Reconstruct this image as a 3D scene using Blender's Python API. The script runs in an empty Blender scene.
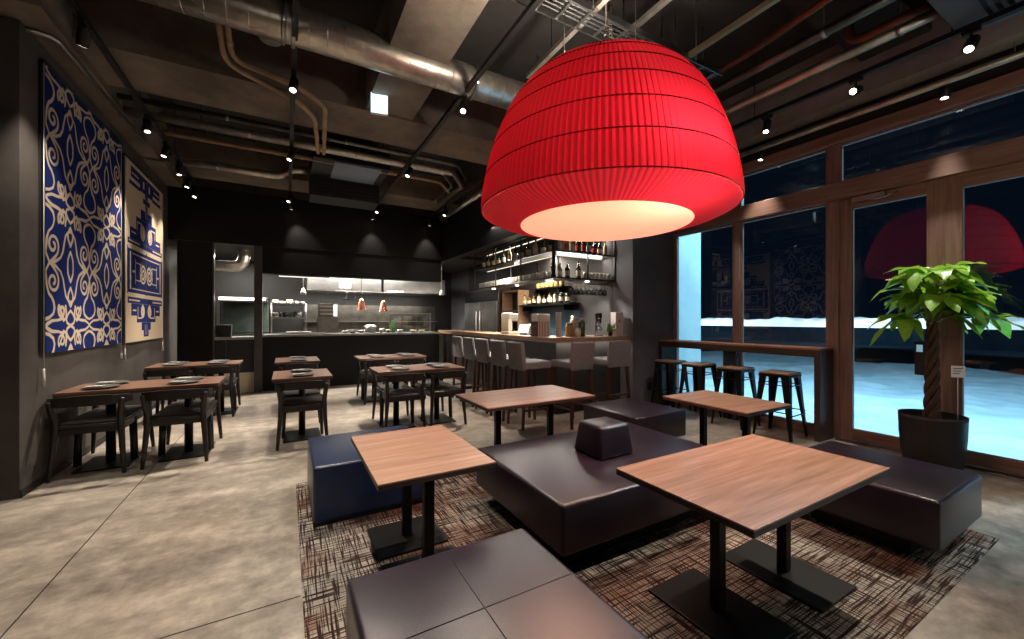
import bpy, bmesh, math, random
from mathutils import Vector, Matrix, noise as mnoise
random.seed(7)
PI = math.pi
S = bpy.context.scene
COL = S.collection

# ------------------------------------------------------------------ camera, world, view
cam = bpy.data.cameras.new('camera'); cam_o = bpy.data.objects.new('camera', cam); COL.objects.link(cam_o)
cam.sensor_width = 36.0; cam.sensor_fit = 'HORIZONTAL'; cam.lens = 398.0 / 1024.0 * 36.0
cam.clip_start = 0.05; cam.clip_end = 200
cam_o.location = (0, 0, 1.35); cam_o.rotation_euler = (math.radians(90), 0, math.radians(-29.59))
S.camera = cam_o
S.view_settings.view_transform = 'Standard'; S.view_settings.look = 'None'
S.view_settings.gamma = 1.0; S.view_settings.use_curve_mapping = False
S.view_settings.exposure = 0.0
W = bpy.data.worlds.new('night_sky'); S.world = W; W.use_nodes = True
W.node_tree.nodes['Background'].inputs['Color'].default_value = (0.010, 0.028, 0.060, 1)
W.node_tree.nodes['Background'].inputs['Strength'].default_value = 0.13
try:
    S.cycles.use_denoising = True
    S.cycles.max_bounces = 8; S.cycles.transparent_max_bounces = 16
    S.cycles.sample_clamp_indirect = 4.0
    S.cycles.caustics_reflective = False; S.cycles.caustics_refractive = False
except Exception: pass

def hexc(h, a=1.0):
    h = h.lstrip('#'); out = []
    for i in (0, 2, 4):
        v = int(h[i:i+2], 16) / 255
        out.append(v / 12.92 if v <= .04045 else ((v + .055) / 1.055) ** 2.4)
    return (*out, a)

def lamp(name, kind, loc, power, color=(1, 1, 1), size=0.05, aim=None, spot=None, blend=0.5, sx=None, sy=None):
    l = bpy.data.lights.new(name, kind); l.energy = power; l.color = color
    if kind == 'AREA':
        if sx: l.shape = 'RECTANGLE'; l.size = sx; l.size_y = sy
        else: l.size = size
    else: l.shadow_soft_size = size
    if kind == 'SPOT': l.spot_size = math.radians(spot or 60); l.spot_blend = blend
    o = bpy.data.objects.new(name, l); COL.objects.link(o); o.location = loc
    if aim is not None: o.rotation_euler = (Vector(aim) - Vector(loc)).to_track_quat('-Z', 'Y').to_euler()
    return o

WARM = (1.0, 0.87, 0.73); NEUT = (1.0, 0.93, 0.84); CYAN = (0.30, 0.78, 1.0); COOL = (0.75, 0.9, 1.0)
# street lighting on the snow outside (the lamps stand outdoors, above the window head)
lamp('street_light', 'AREA', (7.2, -.5, 4.4), 380, (.40, .78, 1.0), aim=(8.2, -.2, 0), size=.8)
lamp('street_light', 'AREA', (7.2, 4.5, 4.4), 300, (.40, .78, 1.0), aim=(8.2, 4.6, 0), size=.8)
lamp('street_light', 'AREA', (7.6, -5, 4.4), 300, (.40, .78, 1.0), aim=(8.6, -4, 0), size=.8)
lamp('street_light', 'SPOT', (24, 10, 6.0), 7000, (0.72, 0.92, 1.0), size=.3, aim=(32, 14, 1.0), spot=110)
lamp('street_light', 'SPOT', (24, 22, 6.0), 7000, (0.72, 0.92, 1.0), size=.3, aim=(32, 24, 1.0), spot=110)
lamp('street_light', 'SPOT', (24, -1, 6.0), 7000, (0.72, 0.92, 1.0), size=.3, aim=(32, 2, 1.0), spot=110)

# ------------------------------------------------------------------ materials
def mat(name, color, rough=.5, metal=0.0, var=None, vscale=6, bump=0, bscale=60, emit=None, estr=0, spec=None, stretch=None, coat=0):
    m = bpy.data.materials.new(name); m.use_nodes = True
    nt = m.node_tree; b = nt.nodes['Principled BSDF']
    c = hexc(color) if isinstance(color, str) else (*color[:3], 1)
    b.inputs['Base Color'].default_value = c; b.inputs['Roughness'].default_value = rough; b.inputs['Metallic'].default_value = metal
    if spec is not None: b.inputs['Specular IOR Level'].default_value = spec
    if coat: b.inputs['Coat Weight'].default_value = coat; b.inputs['Coat Roughness'].default_value = .15
    tc = None
    def coords():
        nonlocal tc
        if tc is None:
            t = nt.nodes.new('ShaderNodeTexCoord'); mp = nt.nodes.new('ShaderNodeMapping')
            nt.links.new(t.outputs['Object'], mp.inputs['Vector'])
            if stretch: mp.inputs['Scale'].default_value = stretch
            tc = mp
        return tc.outputs['Vector']
    if var:
        n = nt.nodes.new('ShaderNodeTexNoise'); n.inputs['Scale'].default_value = vscale; n.inputs['Detail'].default_value = 8; n.inputs['Roughness'].default_value = .62
        nt.links.new(coords(), n.inputs['Vector'])
        r = nt.nodes.new('ShaderNodeValToRGB'); r.color_ramp.elements[0].position = .32; r.color_ramp.elements[1].position = .68
        r.color_ramp.elements[0].color = c; r.color_ramp.elements[1].color = hexc(var) if isinstance(var, str) else (*var[:3], 1)
        nt.links.new(n.outputs['Fac'], r.inputs['Fac']); nt.links.new(r.outputs['Color'], b.inputs['Base Color'])
    if bump:
        n = nt.nodes.new('ShaderNodeTexNoise'); n.inputs['Scale'].default_value = bscale; n.inputs['Detail'].default_value = 5
        nt.links.new(coords(), n.inputs['Vector'])
        bp = nt.nodes.new('ShaderNodeBump'); bp.inputs['Strength'].default_value = bump; bp.inputs['Distance'].default_value = .01
        nt.links.new(n.outputs['Fac'], bp.inputs['Height']); nt.links.new(bp.outputs['Normal'], b.inputs['Normal'])
    if emit:
        b.inputs['Emission Color'].default_value = hexc(emit) if isinstance(emit, str) else (*emit[:3], 1)
        b.inputs['Emission Strength'].default_value = estr
    return m

def wood_mat(name, c1, c2, c3, rough=.42, axis='X', plank=0.0):
    m = bpy.data.materials.new(name); m.use_nodes = True; nt = m.node_tree; b = nt.nodes['Principled BSDF']
    t = nt.nodes.new('ShaderNodeTexCoord'); mp = nt.nodes.new('ShaderNodeMapping')
    mp.inputs['Scale'].default_value = {'X': (1.1, 22, 22), 'Y': (22, 1.1, 22), 'Z': (22, 22, 1.1)}[axis]
    nt.links.new(t.outputs['Object'], mp.inputs['Vector'])
    n = nt.nodes.new('ShaderNodeTexNoise'); n.inputs['Scale'].default_value = 1.6; n.inputs['Detail'].default_value = 9; n.inputs['Roughness'].default_value = .65; n.inputs['Distortion'].default_value = .35
    nt.links.new(mp.outputs['Vector'], n.inputs['Vector'])
    r = nt.nodes.new('ShaderNodeValToRGB'); e = r.color_ramp.elements
    e[0].position = .3; e[0].color = hexc(c1); e[1].position = .72; e[1].color = hexc(c3)
    x = e.new(.5); x.color = hexc(c2)
    nt.links.new(n.outputs['Fac'], r.inputs['Fac']); nt.links.new(r.outputs['Color'], b.inputs['Base Color'])
    b.inputs['Roughness'].default_value = rough
    bp = nt.nodes.new('ShaderNodeBump'); bp.inputs['Strength'].default_value = .08; bp.inputs['Distance'].default_value = .004
    nt.links.new(n.outputs['Fac'], bp.inputs['Height']); nt.links.new(bp.outputs['Normal'], b.inputs['Normal'])
    return m

def emis(name, color, strength):
    m = bpy.data.materials.new(name); m.use_nodes = True; nt = m.node_tree; nt.nodes.clear()
    e = nt.nodes.new('ShaderNodeEmission'); o = nt.nodes.new('ShaderNodeOutputMaterial')
    e.inputs['Color'].default_value = hexc(color) if isinstance(color, str) else (*color[:3], 1); e.inputs['Strength'].default_value = strength
    nt.links.new(e.outputs['Emission'], o.inputs['Surface']); return m

def pane_mat(name, tint=(1, 1, 1), rough=0.0, gain=1.0):
    m = bpy.data.materials.new(name); m.use_nodes = True; nt = m.node_tree; nt.nodes.clear()
    tr = nt.nodes.new('ShaderNodeBsdfTransparent'); tr.inputs['Color'].default_value = (*tint, 1)
    g = nt.nodes.new('ShaderNodeBsdfGlossy'); g.inputs['Roughness'].default_value = rough
    f = nt.nodes.new('ShaderNodeFresnel'); f.inputs['IOR'].default_value = 1.5
    mu = nt.nodes.new('ShaderNodeMath'); mu.operation = 'MULTIPLY'; mu.inputs[1].default_value = gain; mu.use_clamp = True
    mx = nt.nodes.new('ShaderNodeMixShader'); o = nt.nodes.new('ShaderNodeOutputMaterial')
    nt.links.new(f.outputs[0], mu.inputs[0]); nt.links.new(mu.outputs[0], mx.inputs[0]); nt.links.new(tr.outputs[0], mx.inputs[1]); nt.links.new(g.outputs[0], mx.inputs[2])
    nt.links.new(mx.outputs[0], o.inputs['Surface']); return m

M = {}
M['black_wood'] = mat('black_wood', '#1a1716', .38, var='#241f1d', vscale=9)
M['black_metal'] = mat('black_metal', '#0c0c0c', .42, .5)
M['matt_black'] = mat('matt_black', '#0d0d0e', .6)
M['dark_wall'] = mat('dark_wall', '#332e2b', .8, var='#4b4540', vscale=2.2, bump=.12, bscale=35)
M['wall_right'] = mat('wall_right', '#47464c', .75, var='#57555a', vscale=2.4, bump=.1, bscale=40)
M['black_panel'] = mat('black_panel', '#0e0e0f', .55, var='#131213', vscale=3, spec=.25)
M['table_wood'] = wood_mat('table_wood', '#785b49', '#997761', '#b59280', .34, 'X')
M['table_wood_y'] = wood_mat('table_wood_y', '#785b49', '#997761', '#b59280', .40, 'X')
M['table_edge'] = wood_mat('table_edge', '#2a1b14', '#3b281e', '#4a3428', .5, 'X')
M['dining_wood'] = wood_mat('dining_wood', '#4f382d', '#684b3c', '#7d5d4c', .34, 'X')
M['bar_wood'] = wood_mat('bar_wood', '#6e5441', '#8b6d56', '#a18269', .4, 'Y')
M['stool_leg'] = wood_mat('stool_leg', '#2d1510', '#3f2018', '#4d2a1f', .4, 'Z')
M['frame_wood'] = wood_mat('frame_wood', '#674f45', '#806459', '#937669', .45, 'Z')
M['frame_wood_h'] = wood_mat('frame_wood_h', '#674f45', '#806459', '#937669', .45, 'Y')
M['leather'] = mat('leather', '#1f1722', .30, var='#281d2a', vscale=3, bump=.10, bscale=240)
M['leather_navy'] = mat('leather_navy', '#162340', .32, var='#1b2a4a', vscale=3, bump=.10, bscale=240)
M['grey_fabric'] = mat('grey_fabric', '#6e6d70', .9, var='#7b797b', vscale=30, bump=.25, bscale=300)
M['galv'] = mat('galv', '#d6cfc2', .36, .92, var='#aaa397', vscale=7, bump=.05, bscale=20)
M['steel'] = mat('steel', '#bdbdba', .28, 1.0, var='#9b9b98', vscale=3)
M['steel_dark'] = mat('steel_dark', '#77756f', .35, 1.0, var='#56544f', vscale=4)
M['copper'] = mat('copper', '#6e4a36', .45, .5, var='#4a3023', vscale=6)
M['copper_shade'] = mat('copper_shade', '#d08a72', .25, .9)
M['insul'] = mat('insul', '#b39a78', .75, var='#8a7458', vscale=9, bump=.2, bscale=50)
M['white_pipe'] = mat('white_pipe', '#8c8780', .6, var='#6d6862', vscale=6)
M['concrete_dark'] = mat('concrete_dark', '#585047', .85, var='#857a6b', vscale=1.7, bump=.45, bscale=14)
M['slab'] = mat('slab', '#1c1a18', .9, var='#2b2825', vscale=1.6, bump=.3, bscale=14)
M['pot'] = mat('pot', '#120e0d', .5, var='#191312', vscale=7, bump=.12, bscale=40)
M['soil'] = mat('soil', '#241a14', .95, bump=.8, bscale=60)
M['bark'] = mat('bark', '#35251b', .85, var='#553c2a', vscale=18, bump=.6, bscale=45)
M['plate'] = mat('plate', '#464544', .35, var='#545352', vscale=8)
M['napkin'] = mat('napkin', '#8f8c87', .8)
M['white_gloss'] = mat('white_gloss', '#e6e2da', .35)
M['cream'] = mat('cream', '#d9cdb4', .5)
M['cord_white'] = mat('cord_white', '#c9c6bf', .7)
M['spot_black'] = mat('spot_black', '#0e0e0f', .45, .3)
M['spot_lens'] = emis('spot_lens', (1.0, .88, .72), 9.0)
M['led_strip'] = emis('led_strip', (1.0, .86, .68), 1.3)
M['kitchen_glow'] = emis('kitchen_glow', (1.0, .93, .82), 5.0)
M['exit_face'] = emis('exit_face', (.62, .90, 1.0), 1.9)
M['window_glass'] = pane_mat('window_glass', (.93, .97, 1.0), gain=1.0)
M['clear_glass'] = pane_mat('clear_glass', (.86, .88, .88), rough=.03, gain=2.2)
M['screen'] = mat('screen', '#9fc4d6', .3, emit='#8fc0da', estr=.5)
M['exterior_wall'] = mat('exterior_wall', '#cfd6d8', .8, var='#b8c2c6', vscale=3)
M['asphalt'] = mat('asphalt', '#040d15', .95, var='#08151f', spec=.05, vscale=2)
M['fabric_cream'] = mat('fabric_cream', '#b8a58a', .9)

def concrete_floor():
    m = bpy.data.materials.new('polished_concrete'); m.use_nodes = True; nt = m.node_tree; b = nt.nodes['Principled BSDF']
    t = nt.nodes.new('ShaderNodeTexCoord')
    def nz(scale, det, rough, sc=None):
        n = nt.nodes.new('ShaderNodeTexNoise'); n.inputs['Scale'].default_value = scale; n.inputs['Detail'].default_value = det; n.inputs['Roughness'].default_value = rough
        if sc:
            mp = nt.nodes.new('ShaderNodeMapping'); mp.inputs['Scale'].default_value = sc; mp.inputs['Rotation'].default_value = (0, 0, .5)
            nt.links.new(t.outputs['Object'], mp.inputs['Vector']); nt.links.new(mp.outputs['Vector'], n.inputs['Vector'])
        else: nt.links.new(t.outputs['Object'], n.inputs['Vector'])
        return n
    n1 = nz(1.1, 10, .66, (1, 2.2, 1)); n2 = nz(9, 10, .7)
    mx = nt.nodes.new('ShaderNodeMix'); mx.data_type = 'FLOAT'; mx.inputs[0].default_value = .42
    nt.links.new(n1.outputs['Fac'], mx.inputs[2]); nt.links.new(n2.outputs['Fac'], mx.inputs[3])
    r = nt.nodes.new('ShaderNodeValToRGB'); e = r.color_ramp.elements
    e[0].position = .35; e[0].color = hexc('#544c45'); e[1].position = .64; e[1].color = hexc('#b8ad9e')
    x = e.new(.5); x.color = hexc('#8b8277')
    nt.links.new(mx.outputs[0], r.inputs['Fac']); nt.links.new(r.outputs['Color'], b.inputs['Base Color'])
    rr = nt.nodes.new('ShaderNodeMapRange'); rr.inputs['To Min'].default_value = .28; rr.inputs['To Max'].default_value = .5
    nt.links.new(n2.outputs['Fac'], rr.inputs['Value']); nt.links.new(rr.outputs[0], b.inputs['Roughness'])
    return m
M['floor'] = concrete_floor()

def rug_mat():
    m = bpy.data.materials.new('woven_rug'); m.use_nodes = True; nt = m.node_tree; b = nt.nodes['Principled BSDF']
    t = nt.nodes.new('ShaderNodeTexCoord')
    def nz(sc, scale=1, det=2):
        mp = nt.nodes.new('ShaderNodeMapping'); mp.inputs['Scale'].default_value = sc
        nt.links.new(t.outputs['Object'], mp.inputs['Vector'])
        n = nt.nodes.new('ShaderNodeTexNoise'); n.inputs['Scale'].default_value = scale; n.inputs['Detail'].default_value = det
        nt.links.new(mp.outputs['Vector'], n.inputs['Vector']); return n.outputs['Fac']
    def thr(s, a, bb):
        r = nt.nodes.new('ShaderNodeMapRange'); r.inputs['From Min'].default_value = a; r.inputs['From Max'].default_value = bb
        nt.links.new(s, r.inputs['Value']); return r.outputs[0]
    def mth(op, a, c):
        n = nt.nodes.new('ShaderNodeMath'); n.operation = op; nt.links.new(a, n.inputs[0])
        if isinstance(c, float): n.inputs[1].default_value = c
        else: nt.links.new(c, n.inputs[1])
        return n.outputs[0]
    h = thr(nz((4, 110, 1)), .47, .57); v = thr(nz((110, 4, 1)), .47, .57)
    lines = mth('MAXIMUM', h, v)
    patch = nz((1.1, 1.5, 1), 1.3, 4)
    r = nt.nodes.new('ShaderNodeValToRGB'); e = r.color_ramp.elements
    e[0].position = .42; e[0].color = hexc('#a39c92'); e[1].position = .60; e[1].color = hexc('#7d5d50')
    x = e.new(.52); x.color = hexc('#a3978a')
    nt.links.new(patch, r.inputs['Fac'])
    dk = nt.nodes.new('ShaderNodeValToRGB'); e = dk.color_ramp.elements
    e[0].position = .36; e[0].color = hexc('#2a2321'); e[1].position = .66; e[1].color = hexc('#38241e')
    nt.links.new(patch, dk.inputs['Fac'])
    mx = nt.nodes.new('ShaderNodeMix'); mx.data_type = 'RGBA'
    nt.links.new(lines, mx.inputs[0]); nt.links.new(r.outputs['Color'], mx.inputs[6]); nt.links.new(dk.outputs['Color'], mx.inputs[7])
    nt.links.new(mx.outputs[2], b.inputs['Base Color']); b.inputs['Roughness'].default_value = .95; b.inputs['Specular IOR Level'].default_value = .1
    bp = nt.nodes.new('ShaderNodeBump'); bp.inputs['Strength'].default_value = .5; bp.inputs['Distance'].default_value = .004
    nt.links.new(lines, bp.inputs['Height']); nt.links.new(bp.outputs['Normal'], b.inputs['Normal'])
    return m
M['rug'] = rug_mat()

def field_mat(name, c_in, c_out, rough=.9):
    """cloth dyed with a two-colour pattern; 'pat' is the signed distance to the drawn line"""
    m = bpy.data.materials.new(name); m.use_nodes = True; nt = m.node_tree; b = nt.nodes['Principled BSDF']
    a = nt.nodes.new('ShaderNodeAttribute'); a.attribute_name = 'pat'
    r = nt.nodes.new('ShaderNodeMapRange'); r.inputs['From Min'].default_value = -.003; r.inputs['From Max'].default_value = .003
    nt.links.new(a.outputs['Fac'], r.inputs['Value'])
    mx = nt.nodes.new('ShaderNodeMix'); mx.data_type = 'RGBA'
    mx.inputs[6].default_value = hexc(c_in); mx.inputs[7].default_value = hexc(c_out)
    nt.links.new(r.outputs[0], mx.inputs[0]); nt.links.new(mx.outputs[2], b.inputs['Base Color'])
    b.inputs['Roughness'].default_value = rough; b.inputs['Specular IOR Level'].default_value = .1
    return m

def lamp_shade_mat():
    m = bpy.data.materials.new('red_pleated_silk'); m.use_nodes = True; nt = m.node_tree; nt.nodes.clear()
    d = nt.nodes.new('ShaderNodeBsdfDiffuse'); t = nt.nodes.new('ShaderNodeBsdfTranslucent')
    a = nt.nodes.new('ShaderNodeAttribute'); a.attribute_name = 'pat'      # colour darkened at each inner fold to paint in the pleats' shade
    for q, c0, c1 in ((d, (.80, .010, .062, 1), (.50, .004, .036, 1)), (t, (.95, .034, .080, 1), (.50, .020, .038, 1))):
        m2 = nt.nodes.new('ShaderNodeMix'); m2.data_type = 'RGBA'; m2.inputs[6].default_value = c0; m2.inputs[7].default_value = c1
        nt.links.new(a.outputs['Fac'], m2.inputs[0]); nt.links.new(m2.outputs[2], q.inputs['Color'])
    s = nt.nodes.new('ShaderNodeMixShader'); s.inputs[0].default_value = .35
    o = nt.nodes.new('ShaderNodeOutputMaterial')
    g = nt.nodes.new('ShaderNodeBsdfGlossy'); g.inputs['Roughness'].default_value = .50; g.inputs['Color'].default_value = (1, .55, .45, 1)
    s2 = nt.nodes.new('ShaderNodeMixShader'); s2.inputs[0].default_value = .13
    nt.links.new(d.outputs[0], s.inputs[1]); nt.links.new(t.outputs[0], s.inputs[2])
    nt.links.new(s.outputs[0], s2.inputs[1]); nt.links.new(g.outputs[0], s2.inputs[2])
    nt.links.new(s2.outputs[0], o.inputs['Surface'])
    return m
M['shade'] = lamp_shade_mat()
M['shade_seam'] = mat('shade_seam', '#6d0312', .9)
M['diffuser'] = mat('diffuser', '#ffd9c0', .6, emit=(1.0, .37, .22), estr=.82)
_n = M['diffuser'].node_tree; _t = _n.nodes.new('ShaderNodeBsdfTranslucent'); _t.inputs['Color'].default_value = (.42, .25, .17, 1); _x = _n.nodes.new('ShaderNodeAddShader')
_n.links.new(_n.nodes['Principled BSDF'].outputs[0], _x.inputs[0]); _n.links.new(_t.outputs[0], _x.inputs[1]); _n.links.new(_x.outputs[0], _n.nodes['Material Output'].inputs['Surface'])

# ------------------------------------------------------------------ mesh helpers
class MB:
    def __init__(s): s.bm = bmesh.new()
    def _merge(s, b, mi=0, smooth=None):
        for f in b.faces:
            f.material_index = mi
            if smooth is not None: f.smooth = smooth
        me = bpy.data.meshes.new('t'); b.to_mesh(me); b.free(); s.bm.from_mesh(me); bpy.data.meshes.remove(me)
    def box(s, x0, x1, y0, y1, z0, z1, bev=0, mi=0, seg=2, mx=None):
        b = bmesh.new(); bmesh.ops.create_cube(b, size=1)
        for v in b.verts: v.co = Vector((x0 + (v.co.x + .5) * (x1 - x0), y0 + (v.co.y + .5) * (y1 - y0), z0 + (v.co.z + .5) * (z1 - z0)))
        if bev: bmesh.ops.bevel(b, geom=b.edges[:], offset=bev, segments=seg, profile=.5, affect='EDGES')
        if mx is not None: bmesh.ops.transform(b, matrix=mx, verts=b.verts)
        s._merge(b, mi, bool(bev and seg > 2)); return s
    def taper(s, x0, x1, y0, y1, z0, z1, k, bev=0, seg=3, mi=0):
        b = bmesh.new(); bmesh.ops.create_cube(b, size=1)
        cx, cy = (x0 + x1) / 2, (y0 + y1) / 2
        for v in b.verts:
            q = k if v.co.z > 0 else 1
            v.co = Vector((cx + v.co.x * (x1 - x0) * q, cy + v.co.y * (y1 - y0) * q, z0 + (v.co.z + .5) * (z1 - z0)))
        if bev: bmesh.ops.bevel(b, geom=b.edges[:], offset=bev, segments=seg, profile=.5, affect='EDGES')
        s._merge(b, mi, True); return s
    def tube(s, path, r, seg=12, cap=True, mi=0, smooth=True, sub=0):
        P = [Vector(p) for p in path]
        R = list(r) if isinstance(r, (list, tuple)) else [r] * len(P)
        if sub:  # Catmull-Rom refinement
            Q, RR = [], []
            for i in range(len(P) - 1):
                a, b_, c, d = P[max(i - 1, 0)], P[i], P[i + 1], P[min(i + 2, len(P) - 1)]
                for k in range(sub):
                    t = k / sub
                    Q.append(.5 * ((2 * b_) + (c - a) * t + (2 * a - 5 * b_ + 4 * c - d) * t * t + (3 * b_ - a - 3 * c + d) * t ** 3)); RR.append(R[i] + (R[i + 1] - R[i]) * t)
            Q.append(P[-1]); RR.append(R[-1]); P, R = Q, RR
        b = bmesh.new(); rings = []
        up = None
        for i, p in enumerate(P):
            d = (P[min(i + 1, len(P) - 1)] - P[max(i - 1, 0)])
            if d.length < 1e-9: d = Vector((0, 0, 1))
            d.normalize()
            if up is None:
                up = d.orthogonal().normalized()
                if abs(d.z) > .9: up = Vector((1, 0, 0)); up = (up - d * up.dot(d)).normalized()
            else: up = (up - d * up.dot(d)).normalized()
            w = d.cross(up)
            rings.append([b.verts.new(p + (up * math.cos(a) + w * math.sin(a)) * R[i]) for a in [2 * PI * k / seg + PI / seg for k in range(seg)]])
        for A, B in zip(rings, rings[1:]):
            for k in range(seg): b.faces.new((A[k], A[(k + 1) % seg], B[(k + 1) % seg], B[k]))
        if cap: b.faces.new(rings[0][::-1]); b.faces.new(rings[-1])
        bmesh.ops.recalc_face_normals(b, faces=b.faces[:])
        s._merge(b, mi, smooth and seg > 5)
        return s
    def lathe(s, prof, seg=24, c=(0, 0, 0), mi=0, smooth=True, cap=True):
        b = bmesh.new(); rings = []
        for r, z in prof:
            if r < 1e-6: rings.append([b.verts.new((c[0], c[1], c[2] + z))])
            else: rings.append([b.verts.new((c[0] + r * math.cos(2 * PI * k / seg), c[1] + r * math.sin(2 * PI * k / seg), c[2] + z)) for k in range(seg)])
        for A, B in zip(rings, rings[1:]):
            if len(A) == 1 and len(B) == 1: continue
            for k in range(seg):
                k2 = (k + 1) % seg
                if len(A) == 1: b.faces.new((A[0], B[k2], B[k]))
                elif len(B) == 1: b.faces.new((A[k], A[k2], B[0]))
                else: b.faces.new((A[k], A[k2], B[k2], B[k]))
        if cap:
            for q, rv in ((rings[0], True), (rings[-1], False)):
                if len(q) > 1: b.faces.new(q[::-1] if rv else q)
        bmesh.ops.recalc_face_normals(b, faces=b.faces[:])
        s._merge(b, mi, smooth); return s
    def prism(s, poly, z0, z1, mi=0, mx=None):
        b = bmesh.new(); A = [b.verts.new((x, y, z0)) for x, y in poly]; B = [b.verts.new((x, y, z1)) for x, y in poly]
        n = len(poly); b.faces.new(A[::-1]); b.faces.new(B)
        for k in range(n): b.faces.new((A[k], A[(k + 1) % n], B[(k + 1) % n], B[k]))
        bmesh.ops.recalc_face_normals(b, faces=b.faces[:])
        if mx is not None: bmesh.ops.transform(b, matrix=mx, verts=b.verts)
        s._merge(b, mi); return s
    def strip(s, path, w, h):
        """upright plate of thickness w, height h swept along a plan path of 3-D points (its lower edge)"""
        b = bmesh.new(); rings = []
        P = [Vector(p) for p in path]
        for i, p in enumerate(P):
            d = P[min(i + 1, len(P) - 1)] - P[max(i - 1, 0)]; d.z = 0; d.normalize(); n = Vector((-d.y, d.x, 0)) * w / 2
            hh = h[i] if isinstance(h, (list, tuple)) else h
            rings.append([b.verts.new(q) for q in (p - n, p + n, p + n + Vector((0, 0, hh)), p - n + Vector((0, 0, hh)))])
        for A, B in zip(rings, rings[1:]):
            for k in range(4): b.faces.new((A[k], A[(k + 1) % 4], B[(k + 1) % 4], B[k]))
        b.faces.new(rings[0][::-1]); b.faces.new(rings[-1]); bmesh.ops.recalc_face_normals(b, faces=b.faces[:])
        s._merge(b); return s
    def build(s, name, m, parent=None, loc=None):
        me = bpy.data.meshes.new(name); s.bm.to_mesh(me); s.bm.free()
        for q in (m if isinstance(m, (list, tuple)) else [m]): me.materials.append(q)
        o = bpy.data.objects.new(name, me); COL.objects.link(o)
        if parent is not None: o.parent = parent
        if loc is not None: o.location = loc
        return o

def tag(o, label, cat, group=None, kind=None):
    o['label'] = label; o['category'] = cat
    if group: o['group'] = group
    if kind: o['kind'] = kind
    return o
def empty(name, loc=(0, 0, 0), rz=0.0, label=None, cat=None, group=None):
    o = bpy.data.objects.new(name, None); COL.objects.link(o); o.empty_display_size = .1
    o.location = loc; o.rotation_euler = (0, 0, rz)
    if label: tag(o, label, cat, group)
    return o
KIDS = {}
def kids(o): return [c for c in COL.objects if c.parent == o]
def dup(root, loc, rz=0.0, label=None, group=None, cat=None):
    r = root.copy(); COL.objects.link(r); r.location = loc; r.rotation_euler = (0, 0, rz)
    if label: r['label'] = label
    if group: r['group'] = group
    for ch in kids(root):
        c = ch.copy(); COL.objects.link(c); c.parent = r
        for g in kids(ch):
            d = g.copy(); COL.objects.link(d); d.parent = c
    return r
def struct(o, label=None):
    o['kind'] = 'structure'
    if label: o['label'] = label
    return o
ORD = ['first', 'second', 'third', 'fourth', 'fifth', 'sixth', 'seventh', 'eighth', 'ninth', 'tenth', 'eleventh', 'twelfth', 'thirteenth', 'fourteenth', 'fifteenth', 'sixteenth']
def box(name, m, x0, x1, y0, y1, z0, z1, parent=None, bev=0, seg=2): return MB().box(x0, x1, y0, y1, z0, z1, bev, seg=seg).build(name, m, parent)

# ------------------------------------------------------------------ room shell
LX = -1.75          # left wall face
WX = 5.50           # window wall plane
BY = 8.80           # kitchen pass front plane
struct(MB().box(-4.5, 5.62, -4, 12.2, -.2, 0).build('floor', M['floor']))
struct(MB().box(-1.056, -1.050, -4, 8.8, -.001, .0012).build('trim_1', M['matt_black']), 'thin dark joint running lengthwise in the concrete floor')
struct(MB().box(-4.4, .06, 2.197, 2.203, -.001, .0012).build('trim_2', M['matt_black']), 'thin dark joint running crosswise in the concrete floor')
ceil = struct(MB().box(-4.5, 5.7, -4, 12.2, 4.25, 4.45).build('ceiling', M['slab']))
box('beam', M['concrete_dark'], -4.5, 5.05, 4.70, 5.46, 3.70, 4.25, ceil)
box('beam', M['concrete_dark'], .78, 1.31, -4, 4.70, 3.72, 4.25, ceil)
box('beam', M['concrete_dark'], -4.5, 5.05, 7.75, 8.45, 3.74, 4.25, ceil)
box('beam', mat('concrete_lit', '#6f6e6e', .85, var='#989694', vscale=1.5, bump=.4, bscale=12), 5.05, 5.62, -4, 4.9, 3.62, 4.25, ceil)  # paler copy of the beam concrete, brightened in colour to look lit
box('beam', M['concrete_dark'], -2.3, -1.55, 4.2, 8.8, 3.62, 4.25, ceil)
box('beam', M['slab'], -4.5, 5.05, 1.25, 1.75, 3.95, 4.25, ceil)
wl = MB(); wl.box(-4.4, LX, 4.45, 11.9, 0, 3.60)
struct(wl.build('wall_left', M['dark_wall']))
struct(MB().box(LX, LX + .012, 4.45, 8.1, 0, .06).build('baseboard_left', M['matt_black']))
struct(MB().box(-4.6, -4.5, -4, 12.2, 0, 4.4).build('wall_far_left', M['dark_wall']))
struct(MB().box(-4.5, 5.6, -4.1, -4, 0, 4.4).build('wall_front', M['dark_wall']))
# right-hand wall block between bar and windows
wr = MB(); wr.box(4.55, 5.60, 4.32, 12.2, 0, 4.3)
struct(wr.build('wall_right', M['wall_right']))
struct(MB().box(4.546, 4.5495, 4.75, 10.5, 0, 4.25).build('wall_bar_shade', mat('bar_wall_shade', '#232122', .7, var='#2e2b2b', vscale=2.5)))  # thin added sheet, its dark colour stands in for shade behind the bar
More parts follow.
